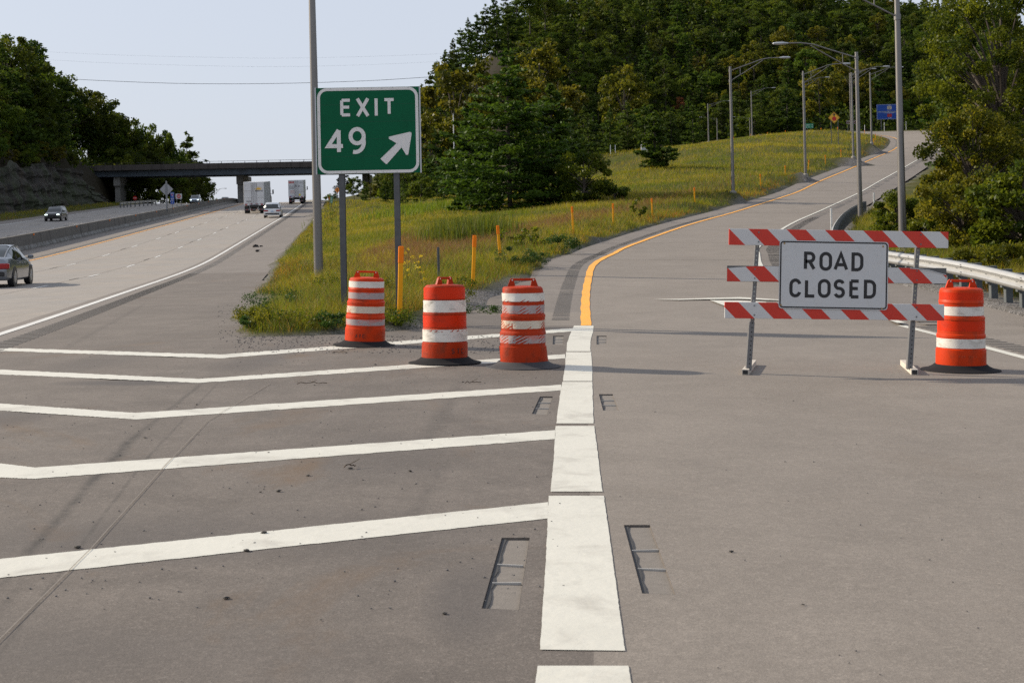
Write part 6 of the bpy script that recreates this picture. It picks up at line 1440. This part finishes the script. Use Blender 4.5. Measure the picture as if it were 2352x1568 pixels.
band = np.exp(-((S - 4.6 - 2.0 * n2) / 2.0) ** 2) * (~rt) * (X > -6) * (Y > 24) * np.clip((140 - Y) / 60, 0, 1)   # reddish seeding grass along the ramp
rd = (rg.random(N) < band * .62); col_ = np.where(rd[:, None], g_red * rg.uniform(.7, 1.2, (N, 1)), col_)
rd = rd & (rg.random(N) < .75); dkm = (rg.random(N) < np.clip((n1 - .55) * 3, 0, .7) * (S < 3.5)); col_ = np.where(dkm[:, None], g_dk, col_)
om = (rg.random(N) < np.clip((n4 - .45) * 2.0, 0, .45) * np.exp(-np.abs(S - .7) / .8)); col_ = np.where(om[:, None], g_or * rg.uniform(.6, 1.1, (N, 1)), col_)
fy_ = np.clip((Y[:, None] - 40) / 60, 0, .7); col_ = col_ * (rg.uniform(.75, 1.5, (N, 1)) * (1 - fy_) + 1.08 * fy_) * (.82 + .36 * n3[:, None])
near = np.clip((60 - Y) / 35, 0, 1)
h = (.24 + .24 * n1 * n2 + .12 * n3) * rg.uniform(.5, 1.25, N) * (1 + .35 * near * np.clip(S / 3, 0, 1)) * np.clip(.35 + S / 1.8, .35, 1)
h = np.where(rd, h * 1.25, h); wdt = .0042 * np.maximum(1, Y / 26) * rg.uniform(.6, 1.5, N)
head = ((rd | (rg.random(N) < .07)) * 1.0)
m1_ = Y < 48
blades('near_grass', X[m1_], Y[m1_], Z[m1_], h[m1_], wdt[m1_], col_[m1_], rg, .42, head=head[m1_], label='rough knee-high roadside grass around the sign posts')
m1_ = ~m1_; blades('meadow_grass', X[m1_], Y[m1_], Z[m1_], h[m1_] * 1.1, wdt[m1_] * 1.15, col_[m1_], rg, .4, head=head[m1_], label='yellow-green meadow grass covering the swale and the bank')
# cattails in the swale
rg = np.random.default_rng(9); c0 = on_ground(1075, 552, 62); nC = 5200
xc = c0.x + rg.normal(0, 1.35, nC); yc = c0.y + 3 + rg.normal(0, 3.2, nC); keep = ((xc - c0.x) / 2.5) ** 2 + ((yc - c0.y - 3) / 7) ** 2 < .35 + .9 * rg.random(len(xc)) ** 2; xc, yc = xc[keep], yc[keep]
cc = np.array([.060, .085, .012]) * rg.uniform(.6, 1.6, (len(xc), 1)) + np.array([.05, .03, 0]) * (rg.random((len(xc), 1)) < .3)
blades('cattails', xc, yc, tz(xc, yc), rg.uniform(.6, 1.35, len(xc)), np.full(len(xc), .026), cc, rg, .12, label='stand of tall bright green cattails in the wet part of the swale')
c1 = on_ground(960, 482, 130); nC = 1500; xc = c1.x + rg.normal(0, 3.2, nC); yc = c1.y + rg.normal(0, 6, nC); cc = np.array([.11, .16, .015]) * rg.uniform(.7, 1.3, (nC, 1))
blades('bright_reeds', xc, yc, tz(xc, yc), rg.uniform(.6, 1.1, nC), np.full(nC, .05), cc, rg, .2, label='bright green reeds at the edge of the wood in the swale')
# weeds
def weed(u, v, d, W, H, n_, leaf, mat, label, seed, cat='weed', name='weed_plant'):
    rg = np.random.default_rng(seed); p = on_ground(u, v, d); V, F, T, C = broad_crown(rg, H, W, .02, 12, n_, leaf, W * .16, tintvar=.8)
    mb = MB(); [mb.tube((0, 0, 0), tuple(c), .006, .003, 4, False) for c in C]
    t = empty(name, p, label=label, cat=cat); np_mesh('foliage', V, F, mat, t, {'tint': T}); mb.build('stem', M_bark, t); return t
M_weed = leaf_mat('dark_weed_leaves', (.020, .050, .010), (.050, .095, .014), .3, .5, .0, val=.1)
M_gold = leaf_mat('yellow_flowers', (.55, .40, .01), (.7, .55, .02), .3, .5, 0, val=.05)
weed(1183, 612, 41, 1.0, .55, 3200, .035, M_weed, 'dark feathery weed clump beside the ramp shoulder, left of the pair', 1)
weed(1232, 608, 41.5, .75, .45, 2000, .035, M_weed, 'smaller dark weed clump beside the ramp shoulder, right of the pair', 2)
weed(1218, 560, 52, 1.3, .8, 700, .10, M_leaf_near, 'broad-leaved weed with white and yellow flowers above the feathery clumps', 3)
weed(1290, 575, 50, 1.2, .6, 1500, .06, M_weed, 'bushy weed at the edge of the ramp shoulder', 4)
weed(1465, 497, 78, .9, 1.2, 350, .13, M_leaf_near, 'tall leafy weed between two yellow posts', 5)
weed(1160, 545, 55, .9, .7, 300, .09, M_leaf_near, 'small leafy weed right of the cattails', 6)
for i, (u, v, d, W, H) in enumerate([(585, 765, 23.0, .5, .25), (620, 760, 23.2, .9, .3), (680, 762, 23.2, 1.0, .3), (640, 720, 26, 1.2, .5), (590, 740, 24.5, .8, .3), (735, 690, 34, 1.2, .5), (770, 770, 22.9, .6, .25), (1010, 745, 24.5, .7, .28), (900, 755, 23.8, .8, .25), (1120, 700, 28, .9, .3), (870, 700, 30, 1.0, .6), (1050, 690, 30, .9, .6)]):
    weed(u, v, d, W, H, 1300, .035, [M_weed, M_leaf_near_y, M_leaf_near][i % 3], 'low leafy weed at the ragged front edge of the grass', 20 + i)['group'] = 'low weeds along the front edge of the grass'
for i, (u, v, d) in enumerate([(938, 662, 34), (968, 668, 33)]): weed(u, v + 40, d, .35, 1.0 - .1 * i, 160, .035, M_gold, ['yellow wildflowers right of the first yellow post', 'second spray of yellow wildflowers above the middle drum'][i], 50 + i, 'wildflower', 'wildflower')
# undergrowth that fills the hill between the trees
def under(name, N, fx, fy, size, hmax, label, seed, mat):
    rg = np.random.default_rng(seed); x, y = fx(rg, N), fy(rg, N); S_ = sd_grid(x, y); return x, y, S_, rg
rg = np.random.default_rng(33); N = 150000
y = rg.uniform(240, 450, N); x = rg.uniform(-24, 185, N); S_ = sd_grid(x, y); k_ = (S_ > 6) & ~((x > 22) & (y < 268)) & ~((x > 55) & (x < 92) & (y < 284)) & ~((x < 0) & (y < 250)); x, y = x[k_], y[k_]
zn = vnoise(x, y, 6, 40); pts_ = np.stack([x, y, tz(x, y) + rg.uniform(0, 1, len(x)) ** 1.5 * (1.2 + 4.5 * zn)], 1); V, F = quads(pts_, np.full(len(x), .95), rg, aspect=.7)
o = np_mesh('forest_undergrowth', V, F, M_leaf, attrs={'tint': np.repeat(rg.uniform(0, .8, len(x)), 4)}); o['kind'] = 'stuff'; o['label'] = 'dense undergrowth between the trees of the right hillside'
N = 42000; y = rg.uniform(120, 400, N); off = 43.5 + rg.random(N) * 75; x = XW(y) - off; zn = vnoise(x, y, 6, 41); pts_ = np.stack([x, y, tz(x, y) + rg.uniform(0, 1, N) ** 1.5 * (1 + 4.0 * zn)], 1); V, F = quads(pts_, np.full(N, .8), rg, aspect=.7)
o = np_mesh('hillside_undergrowth', V, F, M_leaf, attrs={'tint': np.repeat(rg.uniform(0, .8, N), 4)}); o['kind'] = 'stuff'
N = 60000; y = rg.uniform(30, 240, N); u_ = rg.uniform(2190, 2480, N); x = (u_ - CU) * y / FPX; S_ = sd_grid(x, y); k_ = (S_ > 5); x, y = x[k_], y[k_]; zn = vnoise(x, y, 4, 42)
pts_ = np.stack([x, y, tz(x, y) + rg.uniform(0, 1, len(x)) ** 1.4 * (.6 + 3.4 * zn)], 1); V, F = quads(pts_, .10 + .0035 * y, rg, aspect=.7)
o = np_mesh('roadside_undergrowth', V, F, M_leaf_near, attrs={'tint': np.repeat(rg.uniform(0, .9, len(x)), 4)}); o['kind'] = 'stuff'
# ------------------------------------------------------------------ loose stones, twigs and rubber scraps on the pavement
M_stone = pmat('grey_grit', (.13, .125, .125), .9, var=.5, scale=30); M_dark = pmat('dark_litter', (.022, .020, .018), .8, var=.4, scale=10); M_twig = pmat('dry_twig', (.075, .05, .03), .9)
def pebbles(name, pts, smin, smax, mat, rg, flat=.6, label=None):
    ph = (1 + 5 ** .5) / 2; base = np.array([(-1, ph, 0), (1, ph, 0), (-1, -ph, 0), (1, -ph, 0), (0, -1, ph), (0, 1, ph), (0, -1, -ph), (0, 1, -ph), (ph, 0, -1), (ph, 0, 1), (-ph, 0, -1), (-ph, 0, 1)]) / 1.9
    ico = np.array([(0, 11, 5), (0, 5, 1), (0, 1, 7), (0, 7, 10), (0, 10, 11), (1, 5, 9), (5, 11, 4), (11, 10, 2), (10, 7, 6), (7, 1, 8), (3, 9, 4), (3, 4, 2), (3, 2, 6), (3, 6, 8), (3, 8, 9), (4, 9, 5), (2, 4, 11), (6, 2, 10), (8, 6, 7), (9, 8, 1)])
    N = len(pts); s = rg.uniform(smin, smax, N) ** 1.0; V = base[None] * rg.uniform(.6, 1.3, (N, 12, 1)) * s[:, None, None] * np.array([1, rg.uniform(.7, 1), flat]); V = V + pts[:, None, :] + np.array([0, 0, 1]) * (s * flat * .5)[:, None, None]
    F = ico[None] + (np.arange(N) * 12)[:, None, None]; o = np_mesh(name, V.reshape(-1, 3), F.reshape(-1, 3), mat); o['kind'] = 'stuff'
    if label: o['label'] = label
    return o
rg = np.random.default_rng(14)
def gpts(N, u0, u1, v0, v1, bias=1.0):
    out = []
    for _ in range(N):
        u = rg.uniform(u0, u1); v = v0 + (v1 - v0) * rg.random() ** bias; p = hit(u, v, 3, 40); out.append((p.x, p.y, float(free_z(p.x, p.y)) + .002))
    return np.array(out)
pebbles('loose_grit', np.concatenate([gpts(420, 0, 1300, 785, 1400, 1.1), gpts(380, 520, 1300, 775, 880, 1.5), gpts(60, 1300, 2350, 800, 1560)]), .0015, .0075, M_stone, rg, label='grit scattered over the gore')
pebbles('edge_gravel', np.concatenate([gpts(900, 540, 1240, 772, 812, 1.6), gpts(250, 500, 620, 700, 790)]), .005, .014, M_stone, rg, label='gravel spilled along the front edge of the grass')
pebbles('dark_litter', np.array([(p.x, p.y, p.z + .004) for p in [hit(u, v) for u, v in [(617, 1040), (588, 1040), (708, 1093), (598, 1131), (578, 1180), (640, 1129), (178, 1258), (605, 1225), (567, 1266), (90, 1241), (942, 1083), (805, 1077), (722, 885), (1063, 878), (960, 898), (1100, 925), (520, 1375), (1020, 1410), (737, 1425), (862, 838), (760, 945), (452, 930), (333, 1006), (1845, 1390), (1680, 1268)]]]), .006, .02, M_dark, rg, .35, 'dark scraps of rubber and bark on the pavement')
def twig(u, v, L, a, seed, label):
    rr = random.Random(seed); p = hit(u, v); pts_ = [Vector((0, 0, .012))]; an = a
    for i in range(7): an += rr.uniform(-.5, .5); pts_.append(pts_[-1] + Vector((math.cos(an), math.sin(an) * .8, 0)) * (L / 7)); pts_[-1].z = .012 + rr.uniform(0, .02)
    mb = MB().path(pts_, .004, 5); mb.tube(pts_[3], pts_[3] + Vector((.06, .10, .02)), .003, .002, 4)
    o = mb.build('twig', M_twig); o.location = (p.x, p.y, p.z); prop(o, label, 'twig')
twig(682, 884, .33, .1, 1, 'crooked dry twig lying below the second chevron stripe'); twig(1068, 882, .18, -.4, 2, 'short curled twig between the second and third chevron stripes right of the drums'); twig(762, 812, .25, 0, 3, 'thin twig on the pavement in front of the first drum'); twig(790, 1077, .10, .05, 5, 'short dark stick below the fourth chevron stripe')
twig(1405, 630, .5, .1, 6, 'twig on the ramp shoulder near the yellow line')
p = hit(645 + 33, 530 + 50); 
o = pebbles('tyre_scrap', np.array([(float(XW(95)) + 1.6, 95, float(PROF(95)) + .02), (float(XW(95)) + 1.9, 95.4, float(PROF(95)) + .03), (float(XW(88)) + 2.1, 88, float(PROF(88)) + .02)]), .12, .26, M_dark, rg, .5, 'shredded tyre on the freeway shoulder')
